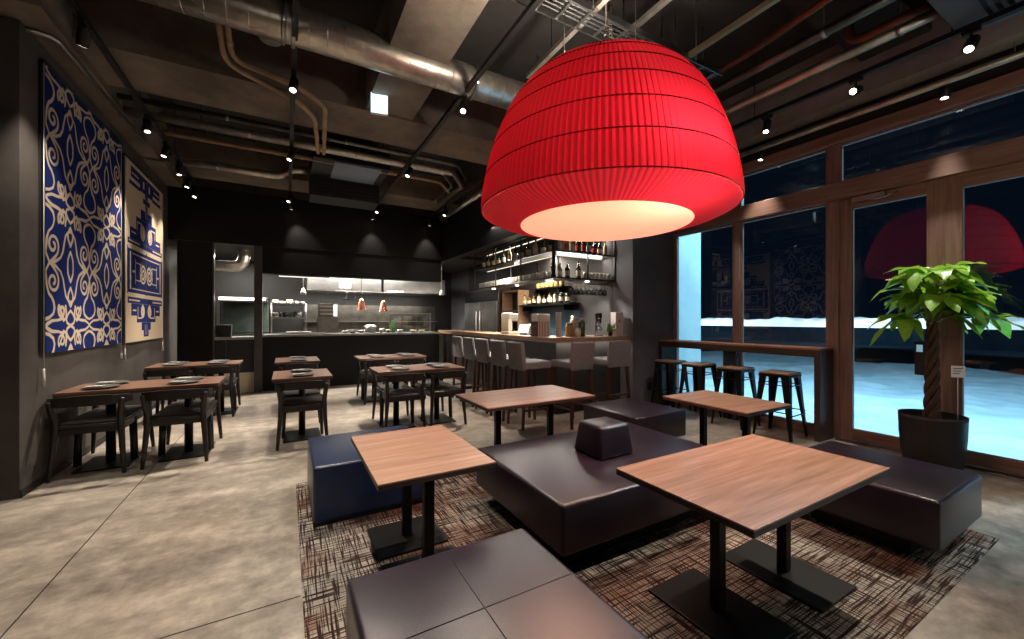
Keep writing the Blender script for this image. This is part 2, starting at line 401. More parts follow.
# kitchen front: header over the pass, left panel, pillar, counter fascia
wb = MB()
wb.box(LX, 3.12, BY - .03, BY + .22, 2.72, 3.68, bev=.002)      # upper header band
wb.box(-.50, 3.12, BY, BY + .20, 2.22, 2.72)                   # lower header band
wb.box(LX + .12, -1.12, BY, BY + .12, 0, 2.72)                 # blank panel left of the side opening
wb.box(3.12, 3.30, 4.42, BY + .2, 2.68, 3.68)                  # bulkhead over the bar, long side
wb.box(3.12, 4.55, 4.40, 4.58, 2.68, 3.68)                     # bulkhead over the bar, short side
struct(wb.build('wall_back', M['black_panel']))
struct(MB().box(-.515, -.385, BY - .04, BY + .12, 0, 2.72, bev=.004).build('trim_3', mat('pillar_grey', '#3c3836', .7, var='#46413e')), 'dark grey pillar between the side opening and the kitchen pass')
struct(MB().box(-1.135, -1.115, BY - .02, BY + .12, 0, 2.72).build('trim_4', M['steel_dark']), 'thin metal edge trim beside the side opening')
struct(MB().box(-4.4, 5.6, 11.9, 12.1, 0, 4.3).build('wall_kitchen', mat('kitchen_wall', '#141313', .5, var='#1c1b1a')))
struct(MB().box(LX, 4.55, BY + .22, 11.9, 2.82, 2.9).build('ceiling_kitchen', mat('kitchen_ceiling', '#2c2b2a', .8)))
struct(MB().box(LX, 5.5, 8.99, 9.1, 2.9, 4.25).build('wall_upper', M['concrete_dark']))

# ------------------------------------------------------------------ window wall (plane x = 5.50)
def bar_y(mb, y0, y1, z0, z1, d0=5.44, d1=5.56): mb.box(d0, d1, y0, y1, z0, z1, bev=.004)
fr = MB()
for y0, y1 in ((4.30, 4.34), (3.235, 3.325), (2.10, 2.21), (-.22, -.08), (-2.4, -2.25)): fr.box(5.46, 5.56, y0, y1, 0, 3.46, bev=.006)
struct(fr.build('trim_5', M['frame_wood']), 'brown timber posts of the window wall')
rl = MB()
rl.box(5.40, 5.60, -4, 4.34, 2.70, 2.90, bev=.008); rl.box(5.412, 5.588, -4, 4.34, 3.34, 3.472, bev=.006); rl.box(5.42, 5.58, 2.24, 4.34, 0, .085, bev=.004); rl.box(5.42, 5.58, -4, -.22, 0, .085, bev=.004)
struct(rl.build('trim_6', M['frame_wood_h']), 'brown timber transom rail, head and sill of the window wall')
struct(MB().box(5.5, 5.62, -4, 4.4, 3.46, 4.3).build('wall_window', M['slab']))
def window(n, y0, y1, z0, z1):
    e = empty('window_%d' % n, (5.5, (y0 + y1) / 2, z0)); struct(e)
    b = MB(); h = (y1 - y0) / 2; H = z1 - z0; t = .018
    b.box(-.03, .03, -h, -h + t, 0, H); b.box(-.03, .03, h - t, h, 0, H); b.box(-.03, .03, -h + t, h - t, 0, t); b.box(-.03, .03, -h + t, h - t, H - t, H)
    b.build('frame', M['frame_wood'], e)
    MB().box(-.004, .004, -h + t, h - t, t, H - t).build('pane', M['window_glass'], e)
window(1, 3.325, 4.30, .085, 2.70); window(2, 2.21, 3.235, .085, 2.70)
window(3, 3.325, 4.30, 2.90, 3.34); window(4, 2.21, 3.235, 2.90, 3.34); window(5, -.08, 2.10, 2.90, 3.34); window(6, -2.25, -.22, .085, 2.70); window(7, -2.25, -.22, 2.90, 3.34)
def door(n, y0, y1, hinge_side):
    e = empty('door_%d' % n, (5.5, (y0 + y1) / 2, 0)); struct(e)
    h = (y1 - y0) / 2
    b = MB(); b.box(-.028, .028, -h, -h + .12, .012, 2.70, bev=.004); b.box(-.028, .028, h - .12, h, .012, 2.70, bev=.004)
    b.build('stile', M['frame_wood'], e)
    b = MB(); b.box(-.028, .028, -h + .12, h - .12, 2.58, 2.70, bev=.003); b.box(-.028, .028, -h + .12, h - .12, .012, .135, bev=.003)
    b.build('rail', M['frame_wood_h'], e)
    MB().box(-.004, .004, -h + .12, h - .12, .135, 2.58).build('pane', M['window_glass'], e)
    return e, h
d1, h1 = door(1, 1.27, 2.10, 1)
d2, h2 = door(2, .30, 1.27, -1)
b = MB(); b.box(-.10, -.03, h1 - .42, h1 - .14, 2.635, 2.69, bev=.006); b.build('door_closer', M['steel'], d1)
b = MB(); b.tube([(-.07, h1 - .2, 2.64), (-.12, h1 - .38, 2.62), (-.07, h1 - .52, 2.66)], .008); b.build('closer_arm', M['steel'], d1)
hp = MB().box(-.05, -.0045, -h1 + .125, -h1 + .20, .80, 1.13, bev=.004).build('handle_plate', M['matt_black'], d1)
MB().box(-.054, -.05, -h1 + .14, -h1 + .185, 1.03, 1.10).build('keypad_window', M['screen'], hp)
struct(MB().box(5.36, 5.44, .3, 2.1, 0, .012, bev=.003).build('trim_7', M['steel_dark']), 'flat metal door threshold')

# ------------------------------------------------------------------ outdoors: snow, road, bank, wall stub
def grid(name, x0, x1, y0, y1, nx, ny, fz, m):
    b = bmesh.new(); V = []
    for j in range(ny + 1):
        V.append([])
        for i in range(nx + 1):
            x = x0 + (x1 - x0) * i / nx; y = y0 + (y1 - y0) * j / ny
            V[-1].append(b.verts.new((x, y, fz(x, y))))
    for j in range(ny):
        for i in range(nx):
            f = b.faces.new((V[j][i], V[j][i + 1], V[j + 1][i + 1], V[j + 1][i])); f.smooth = True
    me = bpy.data.meshes.new(name); b.to_mesh(me); b.free(); me.materials.append(m)
    o = bpy.data.objects.new(name, me); COL.objects.link(o); return o
M['snow'] = mat('snow', '#e8eef2', .8, var='#c4d2dc', vscale=1.5, bump=.35, bscale=9)
def snow_z(x, y):
    z = -.10 + .12 * mnoise.noise(Vector((x * .5, y * .9, 0))) + .05 * mnoise.noise(Vector((x * 3, y * 3, 4)))
    edge = max(0, 1 - abs(x - 6.3) / .55); z += edge * (.07 + .10 * mnoise.noise(Vector((x * 5, y * 5, 1))) + .05 * mnoise.noise(Vector((x * 11, y * 11, 3))))
    return z
sn = grid('snow_ground', 5.66, 17.5, -8, 16, 150, 300, snow_z, M['snow'])
tag(sn, 'trampled blue-white snow on the ground outside the windows', 'snow', kind='stuff')
struct(grid('ground_road', 17.3, 60, -50, 70, 8, 8, lambda x, y: -.12, M['asphalt']), 'dark wet road beyond the snow outside')
bank = grid('snow_bank', 30, 36, -40, 60, 26, 240, lambda x, y: .2 + min(1, max(0, (x - 30) / 1.2)) * .9 * (1.30 + .22 * mnoise.noise(Vector((x * .5, y * .35, 2))) + .22 * mnoise.noise(Vector((x, y * 1.7, 7)))) * (1 if x < 35 else .6), M['snow'])
tag(bank, 'long bright ploughed snow bank across the road', 'snow', kind='stuff')
struct(MB().box(29.4, 29.9, -45, 65, -.12, .86).build('wall_dark_band', M['asphalt']), 'added low dark band hiding the foot of the snow bank')  # added dark band, keeps the lit bank to a thin strip
struct(MB().box(5.62, 6.42, 4.50, 4.75, -.2, 4.4).build('wall_exterior', M['exterior_wall']))
lamp('wall_light', 'AREA', (6.5, 2.9, 3.6), 60, (.40, .86, 1.0), aim=(6.0, 4.6, 1.6), size=.4)

# ------------------------------------------------------------------ rug
rg = MB().box(.07, 3.80, .645, 3.70, 0, .009, bev=.003).build('area_rug', M['rug'])
tag(rg, 'brown and cream cross-hatched woven rug under the lounge seating', 'rug')

# ------------------------------------------------------------------ leather benches
def ottoman(name, x0, x1, y0, y1, z0, label, m, seams=False, plinth=.15, group=None):
    cx, cy = (x0 + x1) / 2, (y0 + y1) / 2; w, d = x1 - x0, y1 - y0
    e = empty(name, (cx, cy, .009), 0, label, 'ottoman', group)
    MB().box(-w/2, w/2, -d/2, d/2, z0 - .009, .391, bev=.022, seg=4).build('upholstery', m, e)
    if seams:
        b = MB(); b.tube([(-w/2 + .02, 0, .3905), (w/2 - .02, 0, .3905)], .0026, 6); b.tube([(0, -d/2 + .02, .3905), (0, d/2 - .02, .3905)], .0026, 6)
        b.tube([(0, -d/2 - .0005, .36), (0, -d/2 - .0005, z0)], .003, 6); b.build('seam', M['matt_black'], e)
    MB().box(-w/2 + plinth, w/2 - plinth, -d/2 + plinth, d/2 - plinth, 0, z0 - .0085).build('plinth', M['matt_black'], e)
    return e
ottoman('ottoman', .19, .95, .80, 1.57, .13, 'purple-black square leather ottoman with cross seams in the near foreground', M['leather'], seams=True)
ottoman('ottoman', .15, .95, 2.84, 3.61, .035, 'navy blue square leather ottoman beside the small lounge table, left', M['leather_navy'], plinth=.02)
ottoman('ottoman', 2.95, 3.73, .70, 1.50, .13, 'black leather ottoman at the right rug corner by the potted tree', M['leather'])
ottoman('ottoman', 2.92, 3.66, 2.73, 3.52, .13, 'dark grey leather ottoman behind the big bench, near the wall', M['leather'])
bx = empty('lounge_bench', (1.995, 2.165, .009), 0, 'large rectangular dark leather bench in the middle of the rug', 'bench')
MB().box(-.775, .775, -.535, .535, .121, .391, bev=.025, seg=4).build('upholstery', M['leather'], bx)
MB().box(-.66, .66, -.42, .42, 0, .1205).build('plinth', M['matt_black'], bx)
MB().taper(-.175, .155, -.145, .145, .391, .61, .82, bev=.026, seg=4).build('backrest', M['leather'], bx)

# ------------------------------------------------------------------ lounge tables
def lounge_table(x0, x1, y0, y1, along, label, pd):
    cx, cy = (x0 + x1) / 2, (y0 + y1) / 2; w, d = x1 - x0, y1 - y0
    e = empty('lounge_table', (cx, cy, .009), 0, label, 'table')
    MB().box(-w/2, w/2, -d/2, d/2, .598, .606, bev=.0015).build('tabletop', M['table_wood'] if along == 'x' else M['table_wood_y'], e)
    MB().box(-w/2 + .001, w/2 - .001, -d/2 + .001, d/2 - .001, .574, .5978, bev=.002).build('edge_board', M['table_edge'], e)
    for sg in (-1, 1):
        ox, oy = (sg * pd, 0) if along == 'x' else (0, sg * pd)
        MB().box(ox - .028, ox + .028, oy - .024, oy + .024, .0135, .574, bev=.006).build('post', M['black_metal'], e)
        px, py = (.175, .25) if along == 'x' else (.205, .185)
        MB().box(ox - px, ox + px, oy - py, oy + py, 0, .013, bev=.003).build('base_plate', M['black_metal'], e)
    return e
lounge_table(1.42, 2.605, .79, 1.46, 'x', 'large lounge table with warm wooden top, nearest the camera on the right', .285)
lounge_table(.355, .945, 1.83, 2.67, 'y', 'square wooden lounge table in front of the navy ottoman', .215)
lounge_table(1.45, 2.61, 2.96, 3.68, 'x', 'long wooden lounge table behind the big bench, before the bar stools', .30)
lounge_table(3.15, 3.81, 1.80, 2.615, 'y', 'wooden lounge table in front of the window counter stools', .205)

# ------------------------------------------------------------------ dining tables, chairs, settings
def dining_table(x0, x1, y0, y1, posts, label):
    cx, cy = (x0 + x1) / 2, (y0 + y1) / 2; w, d = x1 - x0, y1 - y0
    e = empty('dining_table', (cx, cy, 0), 0, label, 'table')
    MB().box(-w/2, w/2, -d/2, d/2, .700, .722, bev=.002).build('tabletop', M['dining_wood'], e)
    MB().box(-w/2 + .001, w/2 - .001, -d/2 + .001, d/2 - .001, .682, .6998, bev=.001).build('edge_board', M['table_edge'], e)
    for px in posts:
        MB().tube([(px, 0, .013), (px, 0, .682)], .036, 16).build('post', M['black_metal'], e)
        MB().box(px - .19, px + .19, -.24, .24, 0, .0125, bev=.003).build('base_plate', M['black_metal'], e)
    return e
def make_chair(label):
    e = empty('dining_chair', (0, 0, 0), 0, label, 'chair')
    b = MB(); b.box(-.21, .21, -.20, .22, .415, .45, bev=.014, seg=3); b.build('seat', M['black_wood'], e)
    b = MB(); b.box(-.185, .185, -.175, .19, .450, .466, bev=.007, seg=3); b.build('seat_pad', mat('seat_pad', '#2a2421', .5), e)
    for s in (-1, 1):
        MB().tube([(s * .185, .185, .42), (s * .20, .215, 0)], [.024, .015], 10).build('leg', M['black_wood'], e)
        MB().tube([(s * .235, -.225, 0), (s * .205, -.195, .43), (s * .215, -.225, .57), (s * .225, -.245, .665)], [.015, .026, .024, .019], 10, sub=4).build('leg', M['black_wood'], e)
    pts = []
    for k in range(13):
        a = -1 + 2 * k / 12
        pts.append((.252 * math.sin(a * 1.35) / math.sin(1.35), -.275 + .13 * a * a * a * a + .02 * a * a, .618))
    hs = [.090 - .026 * abs(-1 + 2 * k / 12) ** 2 for k in range(13)]
    MB().strip(pts, .026, hs).build('back_rail', M['black_wood'], e)
    b = MB(); b.box(-.19, .19, -.19, -.165, .37, .415); b.box(-.19, .19, .17, .195, .37, .415); b.box(-.2, -.18, -.18, .19, .37, .415); b.box(.18, .2, -.18, .19, .37, .415); b.build('apron', M['black_wood'], e)
    return e
PLATE = None
def setting(x, y, rz, label, group):
    e = empty('place_setting_plate', (x, y, .722), rz, label, 'plate', group)
    MB().lathe([(0, .004), (.05, .002), (.095, .004), (.125, .016), (.128, .018), (.122, .019), (.092, .009), (0, .008)], 28).build('plate', M['plate'], e)
    MB().box(-.10, .02, -.045, .045, .0195, .026, bev=.003).build('napkin', M['napkin'], e)
    return e
tabs = [ # x0,x1,y0,y1, posts, where, number of seats per side
    (-1.72, -.58, 4.85, 5.45, (-.29, .29), 'nearest the blue wall hanging', (-1.47, -.88)),
    (-1.60, -.58, 6.84, 7.46, (-.27, .27), 'behind the first along the left wall', (-1.34, -.86)),
    (-.13, .455, 4.86, 5.62, (0,), 'for two, nearer of the narrow pair in the middle', (.165,)),
    (-.145, .455, 6.73, 7.56, (0,), 'for two, farther of the narrow pair before the kitchen pass', (.165,)),
    (.95, 2.05, 4.87, 5.49, (-.27, .27), 'for four near the bar stools, nearer of the right pair', (1.25, 1.78)),
    (1.02, 2.12, 6.72, 7.35, (-.27, .27), 'for four farther back, right of centre before the kitchen pass', (1.32, 1.83))]
SHORT = ['the table by the blue hanging', 'the second left wall table', 'the nearer narrow table', 'the farther narrow table', 'the four-seat table by the bar stools', 'the far right four-seat table']
chair0 = None
for i, (x0, x1, y0, y1, posts, where, xs) in enumerate(tabs):
    dining_table(x0, x1, y0, y1, posts, 'dark red-brown dining table %s' % where)
    for j, cx in enumerate(xs):
        side = '' if len(xs) == 1 else (' left', ' right')[j]
        for fr_, (yy, rz) in enumerate(((y0 + .12, 0), (y1 - .10, PI))):
            lb = 'black wooden chair on the%s %s side of %s' % (side, 'near' if fr_ == 0 else 'far', SHORT[i])
            rr = rz + random.uniform(-.06, .06)
            if chair0 is None: chair0 = make_chair(lb); chair0['group'] = 'black dining chairs'; chair0.location = (cx, yy, 0); chair0.rotation_euler.z = rr
            else: dup(chair0, (cx, yy, 0), rr, lb, 'black dining chairs')
            sl = 'grey plate and napkin,%s %s seat of %s' % (side, 'near' if fr_ == 0 else 'far', SHORT[i])
            sy = y0 + .165 if fr_ == 0 else y1 - .165
            if PLATE is None: PLATE = setting(cx, sy, 0, sl, 'place settings on the dining tables')
            else: dup(PLATE, (cx, sy, .722), random.uniform(-.2, .2), sl, 'place settings on the dining tables')

# ------------------------------------------------------------------ bar counter and kitchen counter
bc = empty('bar_counter', (3.1, 4.36, 0), 0, 'L-shaped bar counter with pale wooden top and dark front', 'counter')
BT = 1.10
b = MB(); b.prism([(0, 0), (1.448, 0), (1.448, .46), (.50, .46), (.50, 4.62), (0, 4.62)], BT - .065, BT); b.build('countertop', M['bar_wood'], bc)
b = MB(); b.prism([(.22, .22), (1.448, .22), (1.448, .30), (.30, .30), (.30, 4.62), (.22, 4.62)], .10, BT - .0652); b.build('front_panel', mat('bar_front', '#262525', .6, var='#2e2c2b'), bc)
b = MB(); b.prism([(.25, .25), (1.448, .25), (1.448, .30), (.30, .30), (.30, 4.62), (.25, 4.62)], 0, .10); b.build('toe_kick', M['matt_black'], bc)
b = MB(); b.box(.19, 1.448, .19, .205, BT - .071, BT - .0652); b.box(.19, .205, .205, 4.6, BT - .071, BT - .0652); b.build('light_strip', M['led_strip'], bc)
lamp('bar_strip_light', 'AREA', (3.85, 4.50, 1.03), 4, WARM, aim=(3.85, 4.56, .5), sx=1.3, sy=.03)
lamp('bar_strip_light', 'AREA', (3.24, 6.6, 1.03), 14, WARM, aim=(3.30, 6.6, .5), sx=.03, sy=4.2)

kc = empty('kitchen_counter', (0, BY, 0), 0, 'long kitchen pass counter with steel top and black front panel', 'counter')
b = MB(); b.box(-.385, 3.08, 0, .75, 1.02, 1.06, bev=.004); b.build('countertop', M['steel'], kc)
b = MB(); b.box(-.385, 3.08, .03, .07, .0, 1.02); b.build('front_panel', M['black_panel'], kc)
b = MB(); b.box(-.385, 3.08, .07, .72, .0, 1.02); b.build('carcass', M['steel_dark'], kc)
sc = empty('side_counter', (-.82, BY, 0), 0, 'dark counter with pale base under the small side opening', 'counter')
MB().box(-.295, .30, 0, .60, .98, 1.03, bev=.003).build('countertop', M['steel'], sc)
MB().box(-.295, .30, .04, .58, .37, .98).build('front_panel', mat('navy_panel', '#161a22', .5), sc)
MB().box(-.295, .30, .05, .58, 0, .369).build('pale_base', M['cream'], sc)
MB().box(-.13, -.12, .035, .041, .38, .97).build('edge_strip', M['steel_dark'], sc)

# kitchen contents -------------------------------------------------------------
hood = empty('extractor_hood', (0, 10.2, 0), 0, 'long stainless steel extractor hood in two sections over the kitchen range', 'hood')
for k, (x0, x1) in enumerate(((.42, 2.06), (2.12, 3.72))):
    b = MB(); b.box(x0, x1, 0, 1.2, 2.03, 2.40, bev=.004); b.box(x0, x1, -.02, 0, 2.03, 2.07); b.build('canopy', M['steel'], hood)
MB().tube([(.42, -.05, 2.02), (3.72, -.05, 2.02)], .008, 8).build('utensil_rail', M['steel'], hood)
MB().box(1.1, 1.35, -.012, -.002, 2.10, 2.30).build('glint_panel', M['kitchen_glow'], hood)  # glowing patch imitates a bright reflection on the steel canopy
MB().box(2.20, 2.60, -.032, -.0205, 2.04, 2.07).build('glint_panel', M['kitchen_glow'], hood)  # second glowing patch, a reflection put onto the hood lip
back = empty('kitchen_back_range', (0, 11.1, 0), 0, 'stainless cooking range with splashback along the kitchen back wall', 'range')
MB().box(-.4, 4.0, 0, .75, 0, .90, bev=.004).build('range_body', M['steel_dark'], back)
MB().box(.4, 4.0, .74, .78, .90, 1.75).build('splashback', M['steel_dark'], back)
MB().box(.4, 4.0, .55, .78, 1.28, 1.30).build('ledge', M['steel'], back)
for q in range(4): MB().lathe([(.0, .0), (.09, .0), (.10, .01), (.09, .02)], 20, (.9 + q * .6, .35, .90)).build('burner', M['black_metal'], back)
sh = empty('pass_shelf', (0, 9.9, 0), 0, 'two-tier steel shelf full of pans at the left of the kitchen pass', 'shelf')
b = MB(); b.box(-.28, .40, -.18, .18, 1.66, 1.69); b.box(-.28, .40, -.18, .18, 1.37, 1.40); b.build('shelf_board', M['steel'], sh)
b = MB()
for xx in (-.27, .38):
    for yy in (-.17, .17): b.tube([(xx, yy, 1.061), (xx, yy, 1.70)], .012, 8)
b.build('post', M['steel'], sh)
MB().box(-.3, .42, -.22, .22, 0, 1.06, bev=.004).build('cabinet', M['steel_dark'], sh)
def pot(x, y, z, r, h, m, label, handle=True):
    e = empty('saucepan', (x, y, z), 0, label, 'pan', 'pans on the pass shelf')
    MB().lathe([(0, .0), (r * .93, 0), (r, h * .2), (r, h), (r * .94, h), (r * .92, .01), (0, .01)], 20).build('pan_body', m, e)
    if handle: MB().tube([(r * .9, 0, h * .85), (r + .10, 0, h * .95)], .008, 8).build('handle', M['black_metal'], e)
for k, (x, r, h, m, ds) in enumerate(((-.20, .06, .08, 'cream', 'cream-coloured'), (-.08, .075, .05, 'white_gloss', 'low white'), (.07, .06, .09, 'cream', 'tall cream'), (.20, .07, .06, 'steel', 'shiny steel'), (.32, .05, .05, 'steel', 'small steel'))):
    pot(x, 9.9, 1.69, r, h, M[m], '%s pan on the upper kitchen pass shelf, %s from left' % (ds, ORD[k]), k > 2)
for k, (x, r, h, m, ds) in enumerate(((-.18, .09, .11, 'steel_dark', 'dull steel'), (.02, .085, .09, 'black_metal', 'black'), (.22, .09, .12, 'steel_dark', 'deep dull steel'))):
    pot(x, 9.9, 1.40, r, h, M[m], '%s pan on the lower kitchen pass shelf, %s from left' % (ds, ORD[k]))
tr = empty('tray_stack', (.80, 9.75, 1.0), 0, 'steel oven-like cabinet with tray slots on the kitchen pass', 'oven')
b = MB(); b.box(-.18, .20, -.16, .16, .40, .70, bev=.004); b.build('body', M['steel_dark'], tr)
for k in range(3): MB().box(-.165, .10, -.168, -.1605, .45 + k * .08, .495 + k * .08, bev=.002).build('tray', M['steel'], tr)
MB().box(.11, .19, -.168, -.1605, .42, .68).build('control_panel', M['white_gloss'], tr)
MB().box(-.2, .22, -.18, .18, -1.0, .40, bev=.004).build('stand', M['steel_dark'], tr)
def pend(x, y, ztop, zbot, label, m):
    e = empty('pendant_lamp', (x, y, zbot), 0, label, 'lamp', 'heat lamps over the kitchen pass')
    h = ztop - zbot
    MB().lathe([(.056, 0), (.058, .0), (.05, .06), (.028, .11), (.02, .13), (.018, .131), (.025, .11), (.047, .06)], 20, cap=False).build('shade', m, e)
    MB().tube([(0, 0, .12), (0, 0, h)], .012, 10).build('stem', m, e)
pend(.31, 9.3, 2.8, 1.87, 'slim white pendant lamp over the left end of the kitchen pass', M['white_gloss'])
pend(3.30, 9.3, 2.8, 1.94, 'slim white pendant lamp near the right end of the kitchen pass', M['white_gloss'])
def heat(x, y, zbot, label):
    e = empty('heat_lamp', (x, y, zbot), 0, label, 'lamp', 'heat lamps over the kitchen pass')
    MB().lathe([(.10, 0), (.06, .17), (.045, .23), (.02, .26), (.018, .259), (.042, .228), (.057, .168), (.097, 0)], 24, cap=False).build('shade', M['copper_shade'], e)
    MB().tube([(0, 0, .25), (0, 0, 2.82 - zbot)], .006, 8).build('cord', M['matt_black'], e)
    MB().lathe([(0, .04), (.03, .05), (.035, .09), (0, .13)], 12).build('bulb', M['spot_lens'], e)
heat(1.45, 9.3, 1.56, 'copper bell heat lamp hanging over the pass, left one'); heat(1.92, 9.3, 1.53, 'copper bell heat lamp hanging over the pass, right one')
for q, (x, z, rr, nm) in enumerate(((1.12, 1.86, .10, 'round strainer'), (1.28, 1.85, .035, 'small ladle'), (1.42, 1.85, .035, 'second ladle'))):
    e = empty('hanging_utensil', (x * 1.12, 10.135, z - .02), 0, '%s hanging under the hood rail' % nm, 'utensil')
    MB().lathe([(0, -.03), (rr * .6, -.02), (rr, 0), (rr * .9, .002), (0, -.02)], 16).build('bowl', M['steel_dark'], e)
    MB().tube([(0, 0, 0), (0, 0, 2.03 - z), (0, .012, 2.045 - z)], .006, 8).build('handle', M['steel'], e)
sg = empty('sneeze_guard', (0, 9.30, 1.06), 0, 'clear glass sneeze guard on the right half of the pass', 'screen')
MB().box(2.05, 3.02, 0, .008, 0, .42).build('pane', M['clear_glass'], sg)
b = MB(); b.box(2.05, 3.02, -.06, .02, .42, .435); b.box(2.05, 2.065, -.01, .02, 0, .42); b.box(3.005, 3.02, -.01, .02, 0, .42); b.build('frame', M['steel'], sg)
def bowl(x, y, z, r, h, m, label, group='crockery on the kitchen pass'):
    o = MB().lathe([(0, 0), (r * .5, 0), (r * .85, h * .5), (r, h), (r * .95, h), (r * .8, h * .5), (r * .45, .012), (0, .012)], 18).build('bowl', m, None, (x, y, z)); tag(o, label, 'bowl', group)
for k, (x, r, h, m, ds) in enumerate(((1.10, .07, .05, 'white_gloss', 'white bowl'), (1.24, .11, .07, 'steel', 'wide steel bowl'), (1.42, .08, .06, 'white_gloss', 'second white bowl'), (1.85, .06, .09, 'white_gloss', 'tall white cup'), (1.98, .055, .07, 'cream', 'cream cup'), (2.25, .07, .06, 'white_gloss', 'white dish by the guard'), (2.55, .08, .05, 'cream', 'cream dish under the guard'), (2.75, .08, .05, 'cream', 'second cream dish under the guard'))):
    bowl(x, BY + .30, 1.06, r, h, M[m], '%s on the steel kitchen pass, %s item from left' % (ds, ORD[k]))
ck = empty('stock_pot', (1.62, BY + .38, 1.06), 0, 'tall steel pot on the kitchen pass under the copper lamps', 'pot')
MB().lathe([(0, 0), (.11, 0), (.115, .02), (.115, .17), (.11, .17), (.105, .02), (0, .015)], 24).build('pot_body', M['steel'], ck)
for s in (-1, 1): MB().tube([(s * .11, -.03, .13), (s * .14, -.03, .135), (s * .14, .03, .135), (s * .11, .03, .13)], .006, 8).build('handle', M['steel'], ck)
gb = MB().lathe([(0, 0), (.05, 0), (.055, .02), (.05, .20), (.02, .25), (.02, .28), (0, .28)], 16).build('squeeze_bottle', mat('green_plastic', '#3f6b2a', .4), None, (2.12, BY + .45, 1.06)); tag(gb, 'green bottle on the kitchen pass beside the sneeze guard', 'bottle')
pr = empty('printer', (.30, BY + .32, 1.06), 0, 'low steel tray of tools at the left end of the pass', 'tray')
MB().box(-.42, .42, -.12, .12, 0, .02, bev=.004).build('tray_base', M['steel'], pr)
MB().box(-.30, .15, -.08, .02, .0205, .05, bev=.006).build('folded_cloth', M['white_gloss'], pr)
hl = empty('header_light', (.32, 8.92, 2.185), 0, 'slim light bar under the left end of the kitchen header', 'light')
MB().box(-.45, .45, -.05, .05, .008, .0345, bev=.002).build('housing', M['steel'], hl)
MB().box(-.44, .44, -.045, .045, 0, .0078).build('diffuser', emis('header_glow', (1, .95, .86), 1.6), hl)
# side room seen through the small opening
sd = empty('ventilation_duct', (-1.0, 10.0, 2.45), 0, 'bent silver duct above the small side opening', 'duct')
MB().tube([(-.6, 0, 0), (.05, 0, 0), (.19, 0, .06), (.24, 0, .20), (.24, 0, .45)], .11, 16, sub=3).build('pipe', M['galv'], sd)
b = MB()
for zz in (.10, .2): b.tube([(.24, 0, zz + .12), (.24, 0, zz + .14)], .118, 16)
b.build('collar', M['steel'], sd)
hs = empty('dish_machine', (-.92, 10.9, 0), 0, 'boxy steel machine with glazed front seen in the side opening', 'machine')
MB().box(-.50, .55, 0, .7, 0, 1.02, bev=.004).build('base_cabinet', M['steel_dark'], hs)
b = MB(); b.box(-.42, .55, 0, .7, 1.75, 1.86, bev=.01); b.box(-.42, -.36, 0, .06, 1.02, 1.75); b.box(-.42, .55, .66, .7, 1.02, 1.75); b.build('frame', M['steel'], hs)
MB().box(-.36, .55, .01, .018, 1.04, 1.75).build('pane', M['clear_glass'], hs)
MB().box(-.38, .50, -.01, -.001, 1.79, 1.85).build('light_tube', M['kitchen_glow'], hs)
MB().box(-.36, .54, .62, .655, 1.04, 1.74).build('inner_panel', mat('pale_green', '#8a9686', .4, var='#6d7a78'), hs)
bn = MB().taper(-.11, .11, -.09, .09, 0, .22, 1.08, bev=.01).build('black_bin', M['matt_black'], None, (-.99, BY + .2, 1.03)); tag(bn, 'small black box on the side opening counter', 'box')
dl = empty('recessed_downlight', (-.82, 9.4, 2.806), 0, 'round recessed downlight in the ceiling of the side opening', 'light')
MB().lathe([(.075, .014), (.075, 0), (.058, 0), (.055, .014)], 24, cap=False).build('ring', M['white_gloss'], dl)
MB().lathe([(0, .006), (.056, .006)], 24, cap=False).build('lens', M['spot_lens'], dl)
lamp('downlight', 'SPOT', (-.82, 9.4, 2.78), 25, WARM, size=.05, aim=(-.82, 9.5, 0), spot=120)
lamp('kitchen_light', 'AREA', (1.3, 9.30, 2.68), 230, NEUT, aim=(1.3, 9.4, 0), sx=3.2, sy=.3)
lamp('kitchen_light', 'AREA', (2.0, 10.9, 2.0), 90, NEUT, aim=(2.0, 11.2, 0), sx=3.2, sy=.5)
lamp('kitchen_light', 'AREA', (-.9, 10.5, 2.7), 70, NEUT, aim=(-.9, 10.6, 0), sx=1.0, sy=.4)

# ------------------------------------------------------------------ bar back: fridge, wall shelves, hanging shelf
fg = empty('upright_fridge', (4.20, 9.0, 0), 0, 'tall stainless fridge with long handles in the bar corner', 'fridge')
MB().box(.01, .34, -.95, .95, .08, 2.08, bev=.006).build('body', M['steel_dark'], fg)
for s in (-1, 1):
    dr = MB().box(-.025, .0095, min(0, s * .93) + (.01 if s > 0 else 0), max(0, s * .93) - (.01 if s < 0 else 0), .12, 1.78, bev=.004).build('door', M['steel'], fg)
    MB().tube([(-.06, s * .10, .95), (-.06, s * .10, 1.55)], .014, 10).build('handle', M['white_gloss'], dr)
MB().box(-.02, .0095, -.93, .93, 1.80, 2.05, bev=.004).build('top_grille', M['black_metal'], fg)
MB().box(.05, .34, -.9, .9, 0, .08).build('plinth', M['matt_black'], fg)

